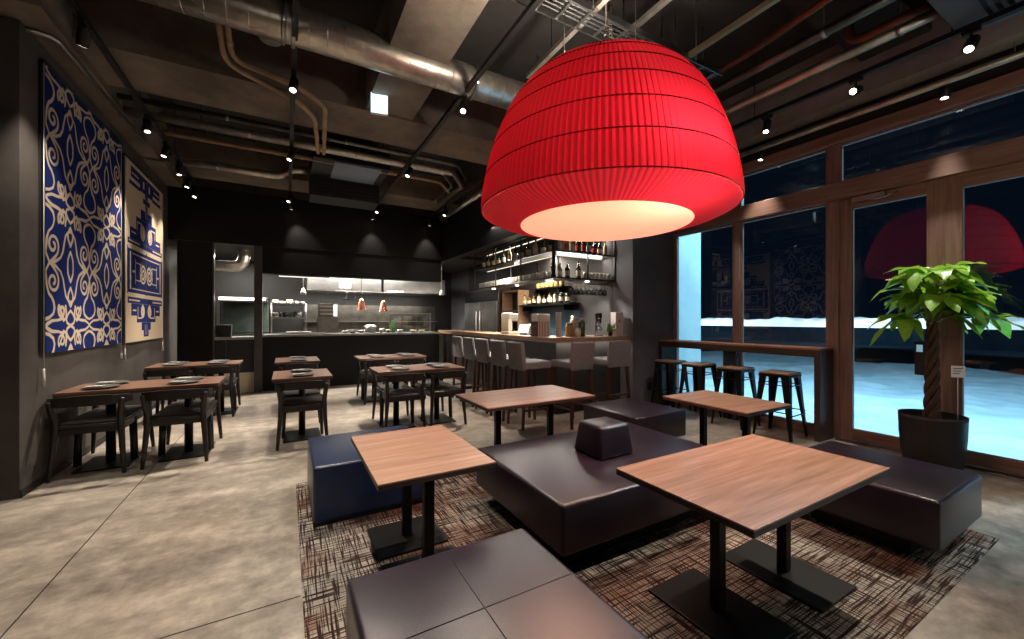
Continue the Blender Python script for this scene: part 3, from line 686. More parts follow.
bs = empty('back_bar_shelf', (4.55, 6.42, 1.62), 0, 'long bottle shelf fixed to the wall behind the bar, lower one', 'shelf')
MB().box(-.26, -.001, -.88, .92, 0, .03, bev=.002).build('shelf_board', M['black_metal'], bs)
for yy in (-.7, .7): MB().box(-.24, -.001, yy, yy + .02, -.10, -.0005).build('bracket', M['black_metal'], bs)
bs2 = empty('back_bar_shelf', (4.55, 6.3, 1.94), 0, 'short jar shelf fixed to the wall behind the bar, upper one', 'shelf')
MB().box(-.24, -.001, -.50, .50, 0, .025, bev=.002).build('shelf_board', M['black_metal'], bs2)
for yy in (-.4, .38): MB().box(-.22, -.001, yy, yy + .02, -.09, -.0005).build('bracket', M['black_metal'], bs2)
bcab = empty('back_bar_cabinet', (4.28, 6.2, 0), 0, 'low dark back bar cabinet with blue-lit front below the bottle shelf', 'cabinet')
MB().box(-.20, .26, -1.6, 1.75, 0, .95, bev=.004).build('body', M['black_panel'], bcab)
MB().box(-.22, .26, -1.6, 1.75, .95, .98, bev=.003).build('countertop', M['steel'], bcab)
bsd = struct(MB().box(4.53, 4.5455, 5.55, 7.2, .99, 1.60).build('trim_8', mat('blue_panel', '#1d3a4a', .3)), 'blue-green splash panel behind the bar')
ws = empty('wooden_box_rack', (4.40, 7.62, .98), 0, 'open rack of wooden boxes beside the fridge behind the bar', 'rack')
b = MB(); b.box(-.13, .14, -.36, -.34, 0, 1.0); b.box(-.13, .14, .34, .36, 0, 1.0)
for z in (.0, .33, .55, .98): b.box(-.13, .14, -.34, .34, z, z + .02)
b.build('frame', M['bar_wood'], ws)
for k in range(3): MB().box(-.12, .10, -.32 + k * .215, -.13 + k * .215, .351, .46, bev=.004).build('box', M['cream'], ws)

hsx, hsy = 3.36, 4.70     # front faces of the hanging shelf
hf = empty('hanging_bar_shelf', (hsx, hsy, 1.95), 0, 'black steel L-shaped hanging shelf with bottles and glasses above the bar', 'shelf')
LLEN, RLEN, DEP = 2.75, 1.188, .30
def lsh(z): 
    b = MB(); b.prism([(0, 0), (RLEN, 0), (RLEN, DEP), (DEP, DEP), (DEP, LLEN), (0, LLEN)], z, z + .018); return b
for z in (0, .39): lsh(z).build('shelf_board', M['steel_dark'], hf)
t = .018
def vp(x, y): MB().box(x, x + t, y, y + t, .0, .73).build('upright', M['black_metal'], hf)
for y in (0, .9, 1.8, LLEN - t): vp(-t, y); vp(DEP, max(y, DEP))
for x in (.0, .62, RLEN - t): vp(x, -t)
b = MB(); b.box(-t, 0, 0, LLEN, .0, .02); b.box(-t, 0, 0, LLEN, .39, .41); b.box(0, RLEN, -t, 0, .0, .02); b.box(0, RLEN, -t, 0, .39, .41); b.box(-t, 0, -t, LLEN, .712, .73); b.box(0, RLEN, -t, 0, .712, .73)
b.build('rail', M['black_metal'], hf)
for k, (x, y) in enumerate(((.15, 2.2), (.15, 1.3), (.15, .35), (.75, .15))):
    MB().lathe([(0, -.012), (.03, -.012), (.032, -.0005)], 16, (x, y, 0), cap=False).build('puck_light', M['spot_lens'], hf)
    lamp('shelf_light', 'SPOT', (hsx + x, hsy + y, 1.93), 130, NEUT, size=.03, aim=(hsx + x, hsy + y, 0), spot=130)

for z0 in (.388, .716):      # added fill strips brighten the bottles: under the upper board, along the top rail
    if z0 < .5: b = MB(); b.box(.25, RLEN - .03, .262, .275, z0 - .008, z0 + .0015); b.box(.262, .275, .30, LLEN - .03, z0 - .008, z0 + .0015); b.build('light_strip', M['led_strip'], hf)
    else: b = MB(); b.box(.0, RLEN, .27, .285, z0, z0 + .014); b.box(.27, .285, .30, LLEN, z0, z0 + .014); b.build('light_strip', M['led_strip'], hf)
    lamp('shelf_fill_light', 'AREA', (hsx + .70, hsy + .255, 1.95 + z0 - .02), 8, NEUT, aim=(hsx + .70, hsy + .05, 1.95 + z0 - .35), sx=.9, sy=.02)
    lamp('shelf_fill_light', 'AREA', (hsx + .255, hsy + 1.5, 1.95 + z0 - .02), 24, NEUT, aim=(hsx + .05, hsy + 1.5, 1.95 + z0 - .35), sx=.02, sy=2.3)
lamp('back_bar_light', 'AREA', (4.20, 6.3, 2.45), 110, WARM, aim=(4.5, 6.35, 1.6), sx=.05, sy=2.6)
GL = {}
def glassmat(c): 
    if c not in GL: GL[c] = mat('bottle_' + c, c, .12, 0, spec=.8)
    return GL[c]
BOTTLE_COL = ['#2c1a0c', '#121a12', '#6b4a1c', '#1b2c1a', '#8e8f86', '#38200f', '#b9a878', '#20242a']
BNAME = ['brown', 'near-black', 'amber', 'green', 'clear', 'dark brown', 'golden', 'smoky']
_bp = {}
def bottle(x, y, z, h, r, ci, lab, group, labelcol='#d8d0bd'):
    e = empty('bottle', (x, y, z + .001), random.uniform(0, 6), lab, 'bottle', group)
    key = (round(h, 2), round(r, 3), ci, labelcol)
    if key in _bp:
        for o in _bp[key]:
            c = o.copy(); COL.objects.link(c); c.parent = e
        return
    k1 = MB().lathe([(0, 0), (r, 0), (r, h * .58), (r * .8, h * .68), (r * .36, h * .76), (r * .34, h * .93), (0, h * .93)], 16).build('glass_body', glassmat(BOTTLE_COL[ci]), e)
    k2 = MB().lathe([(r * 1.02, h * .16), (r * 1.02, h * .46)], 16, cap=False).build('paper_label', mat('paper_' + labelcol, labelcol, .7), e)
    k3 = MB().lathe([(r * .4, h * .90), (r * .4, h), (0, h)], 12).build('cap', M['black_metal'], e)
    _bp[key] = (k1, k2, k3)
def ord_n(i): return ORD[i] if i < len(ORD) else 'later'
r2 = random.Random(3)
for i in range(12):
    y = hsy + LLEN - .14 - i * .215
    ci = r2.randrange(8)
    bottle(hsx + .13, y, 1.95 + .408, r2.choice((.24, .27, .30)), r2.choice((.036, .04)), ci, '%s bottle on the top left bar shelf, %s from the kitchen end' % (BNAME[ci], ord_n(i)), 'bottles on the top hanging shelf', r2.choice(('#d8d0bd', '#c9b98e', '#b5a07a')))
for i in range(9):
    x = hsx + .20 + i * .112
    ci = r2.randrange(8)
    bottle(x, hsy + .12, 1.95 + .408, r2.choice((.24, .27, .30)), r2.choice((.034, .038)), ci, '%s bottle on the top right bar shelf under the red lamp, %s from left' % (BNAME[ci], ord_n(i)), 'bottles on the top hanging shelf', r2.choice(('#d8d0bd', '#d8d0bd', '#a83a2c')))
for i, x in enumerate((.08, .20, .34, .55)):
    ci = (7, 4, 1, 5)[i]
    bottle(hsx + x, hsy + .12, 1.95 + .018, (.31, .22, .25, .28)[i], .036, ci, '%s bottle on the lower right bar shelf, %s from the corner' % (BNAME[ci], ord_n(i)), 'bottles on the lower hanging shelf')
TUMB = None
def tumbler(x, y, z, lab, group):
    global TUMB
    if TUMB is None:
        TUMB = MB().lathe([(0, 0), (.028, 0), (.036, .11), (.033, .11), (.026, .008), (0, .008)], 14).build('tumbler', mat('frosted_glass', '#cfcbc2', .25, spec=.7), None, (x, y, z + .001)); tag(TUMB, lab, 'glass', group); return
    o = TUMB.copy(); COL.objects.link(o); o.location = (x, y, z + .001); tag(o, lab, 'glass', group)
for i in range(26):
    y = hsy + LLEN - .12 - i * .092
    for row in range(2):
        tumbler(hsx + .07 + row * .10, y, 1.95 + .018, '%s row clear tumbler on the lower left bar shelf, one of a long line' % ('front', 'rear')[row], 'tumblers in the %s row of the lower left bar shelf' % ('front', 'rear')[row])
for i in range(7): tumbler(hsx + .66 + i * .078, hsy + .09, 1.95 + .018, 'clear tumbler on the lower right bar shelf, %s from left' % ORD[i], 'tumblers on the lower right bar shelf')
# stemmed glasses hanging upside down under the right section
rk = empty('glass_hanger_rack', (hsx, hsy, 1.94), 0, 'wire rack for stemmed glasses under the right bar shelf', 'rack')
b = MB()
for yy in (.08, .115, .19, .225): b.tube([(.36, yy, -.03), (1.12, yy, -.03)], .004, 6)
for xx in (.38, 1.10):
    b.tube([(xx, .07, -.03), (xx, .235, -.03)], .004, 6); b.tube([(xx, .15, -.03), (xx, .15, .0095)], .004, 6)
b.build('wire', M['steel'], rk)
WG = None
for i in range(9):
    x = hsx + .42 + i * .08; lab = 'stemmed glass hanging upside down under the bar shelf, %s from left' % ORD[i]
    if WG is None:
        WG = MB().lathe([(.0, 0), (.03, .002), (.005, -.006), (.004, -.08), (.02, -.10), (.038, -.14), (.034, -.19), (.031, -.19), (.035, -.14), (.018, -.105), (0, -.1)], 14).build('wine_glass', M['clear_glass'], None, (x, hsy + .097, 1.918)); tag(WG, lab, 'glass', 'stemmed glasses under the bar shelf')
    else:
        o = WG.copy(); COL.objects.link(o); o.location = (x, hsy + .097, 1.918); tag(o, lab, 'glass', 'stemmed glasses under the bar shelf')
for i in range(9):
    y = 6.42 + .82 - i * .185; ci = (6, 2, 5, 6, 0, 2, 6, 3, 3)[i]
    bottle(4.42, y, 1.65, (.22, .20, .26, .24, .22, .25, .23, .26, .24)[i], .04, ci, '%s bottle on the lower back bar shelf, %s from left' % (BNAME[ci], ORD[i]), 'bottles on the back bar shelf', '#e0d8c0')
for i in range(6):
    x, y = 4.42, 6.3 + .40 - i * .155
    e = empty('storage_jar', (x, y, 1.966), 0, 'amber jar with dark lid on the upper back bar shelf, %s from left' % ORD[i], 'jar', 'jars on the upper back bar shelf')
    MB().lathe([(0, 0), (.045, 0), (.048, .02), (.048, .12), (.04, .135), (0, .135)], 16).build('jar_body', glassmat('#a58a4c'), e)
    MB().lathe([(.046, .1352), (.046, .16), (0, .16)], 16).build('lid', M['black_metal'], e)

# things standing on the bar top
z = BT + .001
e = empty('coffee_maker', (3.36, 6.00, z), .3, 'cream coffee machine on the bar top, left of the card reader', 'machine')
b = MB(); b.box(-.12, .12, -.10, .10, 0, .05, bev=.01, seg=3); b.box(-.12, -.02, -.09, .09, .05, .36, bev=.015, seg=3); b.build('body', M['cream'], e)
MB().box(-.12, .12, -.10, .10, .26, .36, bev=.02, seg=3).build('head', M['white_gloss'], e)
MB().lathe([(0, 0), (.05, 0), (.06, .05), (.05, .12), (.045, .12), (.052, .05), (0, .006)], 16, (.06, 0, .0505)).build('jug', M['clear_glass'], e)
def tablet(x, y, rz, lab, c):
    e = empty('tablet_terminal', (x, y, z), rz, lab, 'tablet', 'card terminals on the bar')
    mx = Matrix.Rotation(math.radians(-35), 4, 'X')
    MB().box(-.10, .10, -.008, .008, .03, .20, bev=.004, mx=mx).build('housing', M['white_gloss'], e)
    MB().box(-.09, .09, -.0095, -.0082, .04, .19, mx=mx).build('screen', M['screen'] if c else M['steel_dark'], e)
    MB().box(-.06, .06, .0, .11, 0, .025, bev=.004).build('stand', M['black_metal'], e)
tablet(3.36, 5.55, -.9, 'tilted tablet with pale blue screen on the bar top', 1); tablet(3.38, 5.28, -.9, 'white tilted card terminal on the bar top', 0)
e = empty('straw_holder', (3.28, 4.92, z), 0, 'red-striped carton box full of straws on the bar corner', 'box')
bb = MB()
for k in range(8): bb.box(-.11 + k * .0275, -.0965 + k * .0275, -.085, .085, 0, .22, mi=1); bb.box(-.0965 + k * .0275, -.0825 + k * .0275, -.085, .085, 0, .22)
bb.build('carton', [M['white_gloss'], mat('stripe_red', '#5d3a3c', .7)], e)
MB().box(-.11, .11, -.085, .085, .221, .33, bev=.008).build('paper_bundle', M['white_gloss'], e)
e = empty('paper_cup_tower', (3.42, 4.66, z), 0, 'tall white stack of paper cups on the bar corner', 'cups')
bb = MB()
for k in range(11): bb.lathe([(.036, k * .032), (.045, k * .032 + .031), (.047, k * .032 + .0315)], 16)
bb.build('cup', M['white_gloss'], e)
def jar(x, y, r, h, c, lab):
    e = empty('glass_jar', (x, y, z), 0, lab, 'jar', 'jars on the bar top')
    MB().lathe([(0, 0), (r, 0), (r, h * .8), (r * .8, h * .86), (0, h * .86)], 18).build('jar_body', glassmat(c), e)
    MB().lathe([(r * .85, h * .862), (r * .85, h), (0, h)], 18).build('lid', M['steel'], e)
for k, (x, y, r, h, c, n_) in enumerate(((3.58, 4.62, .055, .20, '#8a6d3c', 'amber'), (3.70, 4.66, .06, .30, '#9a917c', 'tall pale'), (3.80, 4.60, .05, .26, '#3b4a36', 'greenish'), (3.63, 4.48, .04, .13, '#c7bda0', 'short cream'))):
    jar(x, y, r, h, c, '%s lidded jar among the bar top jars, right of the cups' % n_)
e = empty('coffee_siphon', (4.12, 4.60, z), 0, 'glass coffee siphon with black stand at the right end of the bar', 'coffee maker')
MB().lathe([(0, 0), (.07, 0), (.07, .015), (0, .015)], 20).build('foot', M['black_metal'], e)
MB().tube([(-.055, 0, .015), (-.055, 0, .34)], .007, 8).build('post', M['black_metal'], e)
MB().lathe([(0, .06), (.045, .08), (.055, .12), (.02, .17), (.05, .20), (.055, .32), (.05, .32), (.045, .21), (0, .2)], 18).build('glass_bowl', M['clear_glass'], e)
MB().lathe([(.056, .321), (.05, .345), (0, .35)], 18).build('lid', M['black_metal'], e)
e = empty('small_plant', (4.26, 4.50, z), 0, 'tiny green plant in dark pot by the white box', 'plant')
MB().lathe([(0, 0), (.03, 0), (.04, .06), (.035, .06), (0, .05)], 14).build('pot', M['black_metal'], e)
bb = MB()
for k in range(14):
    a = k * 2.4; q = .03 + .05 * (k % 3) / 2
    bb.tube([(0, 0, .05), (q * math.cos(a), q * math.sin(a), .09 + .006 * k), (1.6 * q * math.cos(a), 1.6 * q * math.sin(a), .11 + .008 * k)], [.004, .014, .003], 6)
bb.build('foliage', mat('small_leaf', '#4d6b2b', .5), e)
e = empty('menu_box', (4.40, 4.50, z), .1, 'tall white box standing at the right end of the bar', 'box')
MB().box(-.085, .085, -.05, .05, 0, .36, bev=.004).build('body', mat('white_card', '#cbbfbd', .6), e)
MB().box(-.02, .02, -.0512, -.0505, .20, .25).build('printed_mark', mat('mark_grey', '#94888a', .7), e)

# ------------------------------------------------------------------ upholstered bar stools
def make_stool(label):
    e = empty('bar_stool', (0, 0, 0), 0, label, 'stool', 'upholstered bar stools')       # faces +y
    b = MB(); b.box(-.195, .195, -.20, .21, .735, .825, bev=.022, seg=4); b.build('seat', M['grey_fabric'], e)
    mx = Matrix.Translation((0, -.175, .735)) @ Matrix.Rotation(math.radians(7), 4, 'X')
    b = MB(); b.box(-.185, .185, -.03, .028, -.02, .335, bev=.02, seg=4, mx=mx); b.build('backrest', M['grey_fabric'], e)
    for sx in (-1, 1):
        MB().tube([(sx * .165, .17, .735), (sx * .185, .195, 0)], [.027, .019], 4, smooth=False).build('leg', M['stool_leg'], e)
        MB().tube([(sx * .165, -.17, .735), (sx * .185, -.215, 0)], [.027, .019], 4, smooth=False).build('leg', M['stool_leg'], e)
    b = MB(); b.box(-.18, .18, .18, .20, .28, .305); b.box(-.18, .18, -.205, -.185, .34, .36); b.build('footrest', M['stool_leg'], e)
    b = MB(); b.box(-.19, -.17, -.19, .19, .22, .242); b.box(.17, .19, -.19, .19, .22, .242); b.build('stretcher', M['stool_leg'], e)
    return e
s0 = None
for k, (x, y, rz) in enumerate(((2.72, 6.30, -PI/2), (2.72, 5.82, -PI/2), (2.72, 5.33, -PI/2), (2.72, 4.83, -PI/2), (2.72, 4.33, -PI/2), (3.22, 4.10, .05), (3.86, 4.10, -.03))):
    lab = ['grey upholstered bar stool on the long bar side, farthest, nearest the kitchen', 'second grey bar stool from the kitchen along the long bar side', 'middle grey bar stool of the five on the long bar side', 'fourth grey bar stool from the kitchen along the long bar side', 'grey bar stool by the bar corner, last on the long side', 'grey bar stool on the short bar side, next to the corner', 'grey bar stool on the short bar side, against the dark wall'][k]
    if s0 is None: s0 = make_stool(lab); s0.location = (x, y, 0); s0.rotation_euler.z = rz
    else: dup(s0, (x, y, 0), rz, lab)

# ------------------------------------------------------------------ window counter + metal stools
wc = empty('window_counter', (5.1, 2.13, 0), 0, 'high dark counter with wooden top along the windows', 'counter')
MB().box(0, .32, 0, 2.18, 1.008, 1.03, bev=.003).build('countertop', wood_mat('counter_top_wood', '#7a5540', '#96705a', '#ad8670', .4, 'Y'), wc)
b = MB(); b.box(.002, .318, .002, 2.178, .93, 1.0078); b.build('apron', M['table_edge'], wc)
b = MB(); b.box(.002, .318, .002, .06, .0, .93, bev=.003); b.build('end_panel', mat('panel_brown', '#3a2c28', .45, var='#45352f'), wc)
b = MB(); b.box(.002, .318, 2.12, 2.178, .0, .93, bev=.003); b.build('end_panel', mat('panel_dark', '#2a2c33', .5), wc)
b = MB(); b.box(.13, .19, 1.02, 1.2, 0, .93, bev=.003); b.build('middle_support', mat('panel_blue', '#1f2a36', .45), wc)
def metal_stool(label):
    e = empty('metal_stool', (0, 0, 0), 0, label, 'stool', 'black metal stools at the window counter')
    MB().box(-.16, .16, -.16, .16, .718, .742, bev=.010, seg=3).build('seat', M['bar_wood'], e)
    b = MB(); b.box(-.162, .162, -.162, .162, .690, .7175, bev=.006); b.build('seat_frame', M['black_metal'], e)
    for sx in (-1, 1):
        for sy in (-1, 1):
            b = bmesh.new(); t = .004; q = MB()
            def quad(topA, topB, botA, botB, off):
                bb = bmesh.new(); n = Vector(off)
                P = [Vector(topA), Vector(topB), Vector(botB), Vector(botA)]
                A = [bb.verts.new(p) for p in P]; B = [bb.verts.new(p + n) for p in P]
                bb.faces.new(A); bb.faces.new(B[::-1])
                for k in range(4): bb.faces.new((A[k], B[k], B[(k + 1) % 4], A[(k + 1) % 4]))
                bmesh.ops.recalc_face_normals(bb, faces=bb.faces[:]); q._merge(bb)
            b.free()
            cT = (sx * .155, sy * .155, .692); cB = (sx * .205, sy * .205, 0)
            quad(cT, (sx * .075, sy * .155, .692), cB, (sx * .18, sy * .205, 0), (0, -sy * t, 0))
            quad(cT, (sx * .155, sy * .075, .692), cB, (sx * .205, sy * .18, 0), (-sx * t, 0, 0))
            q.build('leg', M['black_metal'], e)
    b = MB()
    for s in (-1, 1):
        b.tube([(-.162, s * .162, .60), (.162, s * .162, .60)], .006, 8); b.tube([(s * .162, -.162, .60), (s * .162, .162, .60)], .006, 8)
        b.tube([(-.186, s * .186, .27), (.186, s * .186, .27)], .007, 8); b.tube([(s * .186, -.186, .30), (s * .186, .186, .30)], .007, 8)
    b.build('cross_bar', M['black_metal'], e)
    return e
ms = None
for k, y in enumerate((4.02, 3.55, 3.03, 2.50)):
    lab = ['black metal stool with wooden seat at the window counter, beside the dark wall', 'black metal stool at the window counter, second from the dark wall', 'black metal stool at the window counter, third from the dark wall', 'black metal stool with wooden seat nearest the counter end panel'][k]
    if ms is None: ms = metal_stool(lab); ms.location = (5.02, y, 0)
    else: dup(ms, (5.02, y, 0), .03 * (k - 1), lab)
so = struct(MB().box(4.86, 4.94, 4.308, 4.3195, .26, .38, bev=.003).build('trim_9', M['black_metal']), 'small black wall socket plate')

# ------------------------------------------------------------------ potted tree
pt = empty('potted_tree', (5.14, 1.27, 0), 0, 'money tree with braided trunk in a dark round pot by the doors', 'plant')
MB().lathe([(0, .0), (.175, 0), (.192, .02), (.208, .15), (.220, .30), (.224, .45), (.226, .485), (.212, .485), (.205, .44), (0, .43)], 40).build('pot', M['pot'], pt)
MB().lathe([(0, .445), (.1, .45), (.204, .442)], 30, cap=False).build('soil', M['soil'], pt)
b = MB()
for s in range(4):
    p = []; rr = []
    for k in range(48):
        t_ = k / 47; a = s * PI / 2 + t_ * 11.0; R = .036 * (1 - .22 * t_)
        p.append((R * math.cos(a) + .01 * t_, R * math.sin(a), .44 + t_ * .88)); rr.append(.025 * (1 - .35 * t_) * (1 + .35 * max(0, .12 - t_) / .12))
    b.tube(p, rr, 10)
b.build('trunk', M['bark'], pt)
rl_ = random.Random(21)
stems = MB(); fol = bmesh.new()
def leaf(b, base, tip_dir, L, wd, droop):
    d = Vector(tip_dir).normalized(); side = d.cross(Vector((0, 0, 1)))
    if side.length < .05: side = Vector((1, 0, 0))
    side.normalize(); up = side.cross(d).normalized()
    n = 8; rows = []
    for i in range(n + 1):
        t = i / n; w = wd * (math.sin(PI * (t ** .8) * .97 + .03) ** .8) * (1 if t < .95 else .4)
        c = Vector(base) + d * L * t + Vector((0, 0, -droop * L * t * t))
        fold = .22 * w
        wv = .012 * math.sin(t * 9 + base[0] * 40)
        rows.append([b.verts.new(c - side * w + up * (fold + wv)), b.verts.new(c - side * w * .5 + up * fold * .45), b.verts.new(c), b.verts.new(c + side * w * .5 + up * fold * .45), b.verts.new(c + side * w + up * (fold - wv))])
    for A, B in zip(rows, rows[1:]):
        for k in range(4):
            f = b.faces.new((A[k], A[k + 1], B[k + 1], B[k])); f.smooth = True
for c_ in range(17):
    az = c_ * 2.399 + rl_.uniform(-.3, .3); lvl = rl_.random()
    rad = rl_.uniform(.05, .25) * (1.2 - .4 * lvl); zz = 1.28 + lvl * .56
    top = Vector((rad * math.cos(az) + .05, rad * math.sin(az) - .03, zz))
    base = Vector((.01, 0, 1.28 + .03 * lvl))
    mid = base.lerp(top, .5) + Vector((0, 0, .08))
    stems.tube([base, mid, top], [.010, .007, .005], 6, sub=3)
    nl = rl_.choice((5, 6, 6, 7))
    out = Vector((math.cos(az), math.sin(az), 0))
    for k in range(nl):
        a = az + (k - (nl - 1) / 2) * (4.6 / nl) + rl_.uniform(-.1, .1)
        dirv = Vector((math.cos(a), math.sin(a), rl_.uniform(-.35, .45)))
        L = rl_.uniform(.21, .34) * (1 - .25 * abs(k - (nl - 1) / 2) / nl)
        leaf(fol, tuple(top), dirv, L, L * .27, rl_.uniform(.25, .95))
stems.build('stem', mat('stem_green', '#56682f', .6), pt)
me = bpy.data.meshes.new('foliage'); fol.to_mesh(me); fol.free()
lm = mat('leaf_green', '#5b9a26', .35, var='#a3cf4a', vscale=7, bump=.15, bscale=30)
nt = lm.node_tree; bs_ = nt.nodes['Principled BSDF']
tr_ = nt.nodes.new('ShaderNodeBsdfTranslucent'); tr_.inputs['Color'].default_value = (.30, .55, .05, 1)
mx_ = nt.nodes.new('ShaderNodeMixShader'); mx_.inputs[0].default_value = .3
o_ = nt.nodes['Material Output']; nt.links.new(bs_.outputs[0], mx_.inputs[1]); nt.links.new(tr_.outputs[0], mx_.inputs[2]); nt.links.new(mx_.outputs[0], o_.inputs['Surface'])
me.materials.append(lm); fo = bpy.data.objects.new('foliage', me); COL.objects.link(fo); fo.parent = pt
tgp = empty('plant_tag', (5.10, 1.10, .445), math.radians(-45), 'small white name tag on a stick in the tree pot', 'tag')
MB().tube([(0, 0, 0), (0, 0, .50)], .003, 6).build('stick', M['cord_white'], tgp)
MB().box(-.05, .05, -.006, -.0035, .40, .50, bev=.001).build('card', M['white_gloss'], tgp)
b = MB()
for k in range(3): b.box(-.038, .03 - .01 * k, -.0072, -.0062, .475 - k * .022, .481 - k * .022)
b.build('writing', M['black_metal'], tgp)

# ------------------------------------------------------------------ big red pendant lamp
LC = (1.99, 2.17)
lp = empty('pendant_lamp', (LC[0], LC[1], 2.03), 0, 'huge red pleated dome lamp hanging over the lounge seats', 'lamp')
prof = [(.868, .085), (.870, .12), (.862, .20), (.846, .30), (.822, .41), (.790, .52), (.745, .64), (.690, .76), (.625, .86), (.545, .95), (.455, 1.01), (.365, 1.048), (.30, 1.065)]
NS = 150
def smoothprof(P, per):
    out = []
    for i in range(len(P) - 1):
        a, b_, c, d = P[max(i - 1, 0)], P[i], P[i + 1], P[min(i + 2, len(P) - 1)]
        for k in range(per):
            t = k / per
            out.append(tuple(.5 * (2 * b_[q] + (c[q] - a[q]) * t + (2 * a[q] - 5 * b_[q] + 4 * c[q] - d[q]) * t * t + (3 * b_[q] - a[q] - 3 * c[q] + d[q]) * t ** 3) for q in (0, 1)))
    out.append(P[-1]); return out
def pleated(P, amp):
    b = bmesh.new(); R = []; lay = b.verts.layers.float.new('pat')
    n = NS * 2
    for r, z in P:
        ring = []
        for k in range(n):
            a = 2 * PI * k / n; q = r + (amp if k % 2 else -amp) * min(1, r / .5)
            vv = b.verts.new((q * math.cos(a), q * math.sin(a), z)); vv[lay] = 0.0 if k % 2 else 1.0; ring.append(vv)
        R.append(ring)
    for A, B in zip(R, R[1:]):
        for k in range(n): b.faces.new((A[k], A[(k + 1) % n], B[(k + 1) % n], B[k]))
    return b
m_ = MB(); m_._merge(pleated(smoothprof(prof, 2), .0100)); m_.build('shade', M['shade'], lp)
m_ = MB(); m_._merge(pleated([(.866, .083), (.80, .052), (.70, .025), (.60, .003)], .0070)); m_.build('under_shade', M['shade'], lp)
MB().lathe([(.597, 0), (.45, -.008), (.25, -.013), (0, -.015)], 72, cap=False).build('diffuser', M['diffuser'], lp)
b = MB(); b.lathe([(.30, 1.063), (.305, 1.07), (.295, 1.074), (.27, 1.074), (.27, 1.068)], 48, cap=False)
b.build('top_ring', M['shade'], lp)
b = MB()
sp = smoothprof(prof, 6)
def r_at(z):
    for (r0, z0), (r1, z1) in zip(sp, sp[1:]):
        if z0 <= z <= z1: return r0 + (r1 - r0) * (z - z0) / max(1e-6, z1 - z0)
    return sp[-1][0]
for z_ in (.088, .30, .49, .66, .80, .91, 1.0):
    r = r_at(z_) + .0075
    b.tube([(r * math.cos(2 * PI * k / 96), r * math.sin(2 * PI * k / 96), z_) for k in range(97)], .0035, 6, cap=False)
b.build('seam_ring', M['shade_seam'], lp)
for k in range(3):
    a = .6 + k * 2 * PI / 3
    MB().tube([(.285 * math.cos(a), .285 * math.sin(a), 1.09), (.285 * math.cos(a), .285 * math.sin(a), 2.20)], .003, 6).build('suspension_wire', M['steel'], lp)
MB().tube([(0, 0, 1.095), (0, 0, 1.35), (.12, .1, 1.55), (.1, .1, 2.2)], .006, 8, sub=4).build('power_cable', M['white_pipe'], lp)
for (bx_, by_, bw) in ((-.115, -.655, 10), (.10, -.66, 12), (-.42, -.15, 3.6), (-.30, .28, 1.5), (.34, .30, 2.0)):
    lamp('lamp_bulb', 'POINT', (LC[0] + bx_, LC[1] + by_, 2.33 if bw > 9 else 2.44), bw, (1, .82, .66), size=.08)
lamp('lamp_uplight', 'SPOT', (LC[0], LC[1], 3.07), 200, (1, .88, .74), size=.10, aim=(LC[0] - .2, LC[1] + .2, 4.2), spot=150, blend=.8)
lamp('lamp_downlight', 'AREA', (LC[0], LC[1], 2.005), 36, (1.0, .62, .46), aim=(LC[0], LC[1], 0), size=1.0)

# ------------------------------------------------------------------ wall hangings
def hang_mesh(name, x, y0, y1, z0, z1, res, field, m, parent):
    ny, nz = int((y1 - y0) / res), int((z1 - z0) / res)
    b = bmesh.new(); lay = b.verts.layers.float.new('pat'); V = []
    for j in range(nz + 1):
        row = []
        for i in range(ny + 1):
            u = (y1 - y0) * i / ny; v = (z1 - z0) * j / nz
            vv = b.verts.new((x + .006 * math.sin(u * 5) * (1 - v / (z1 - z0)), y0 + u, z0 + v)); vv[lay] = field(u, v); row.append(vv)
        V.append(row)
    for j in range(nz):
        for i in range(ny):
            f = b.faces.new((V[j][i], V[j + 1][i], V[j + 1][i + 1], V[j][i + 1])); f.smooth = True
    me = bpy.data.meshes.new(name); b.to_mesh(me); b.free(); me.materials.append(m)
    o = bpy.data.objects.new(name, me); COL.objects.link(o); o.parent = parent
    return o
def seg_d(px, py, segs):
    best = 9e9
    for (ax, ay, bx_, by_) in segs:
        dx, dy = bx_ - ax, by_ - ay; L = dx * dx + dy * dy
        t = 0 if L == 0 else max(0, min(1, ((px - ax) * dx + (py - ay) * dy) / L))
        q = (px - ax - dx * t) ** 2 + (py - ay - dy * t) ** 2
        if q < best: best = q
    return math.sqrt(best)
def poly_segs(P): return [(*P[i], *P[i + 1]) for i in range(len(P) - 1)]
# one quarter of the repeating scroll lattice (metres; 0.4275 x 0.535)
TW, TH = .4275, .535
def spiral(cx, cy, r0, r1, a0, turns, sgn=1, n=26):
    return [(cx + (r0 + (r1 - r0) * k / n) * math.cos(a0 + sgn * 2 * PI * turns * k / n), cy + (r0 + (r1 - r0) * k / n) * math.sin(a0 + sgn * 2 * PI * turns * k / n)) for k in range(n + 1)]
def ease(p, q, n=8, k=.5):
    return [(p[0] + (q[0] - p[0]) * t, p[1] + (q[1] - p[1]) * (t * t * (3 - 2 * t))) for t in [i / n for i in range(n + 1)]]
qs = []
qs += poly_segs([(.062, 0), (0, .078)])                                       # diamond
sA = spiral(.118, .155, .022, .098, 1.2, 1.35, -1)
qs += poly_segs(sA)
qs += poly_segs([sA[-1], (.10, .02), (.062, 0)])
qs += poly_segs([(.0, .078), (.012, .14), (.02, .20), (.05, .26), (.095, .292), (.125, .33), (.14, .38), (.12, .43), (.06, .462), (0, .475)])   # ogee toward the band
qs += poly_segs([(.062, 0), (.16, .02), (.24, .06), (.285, .12), (.31, .20), (.335, .27), (.385, .31), (TW, .325)])   # body of the column
qs += poly_segs([(TW - .055, .0), (TW - .05, .06), (TW - .02, .11), (TW, .135)])
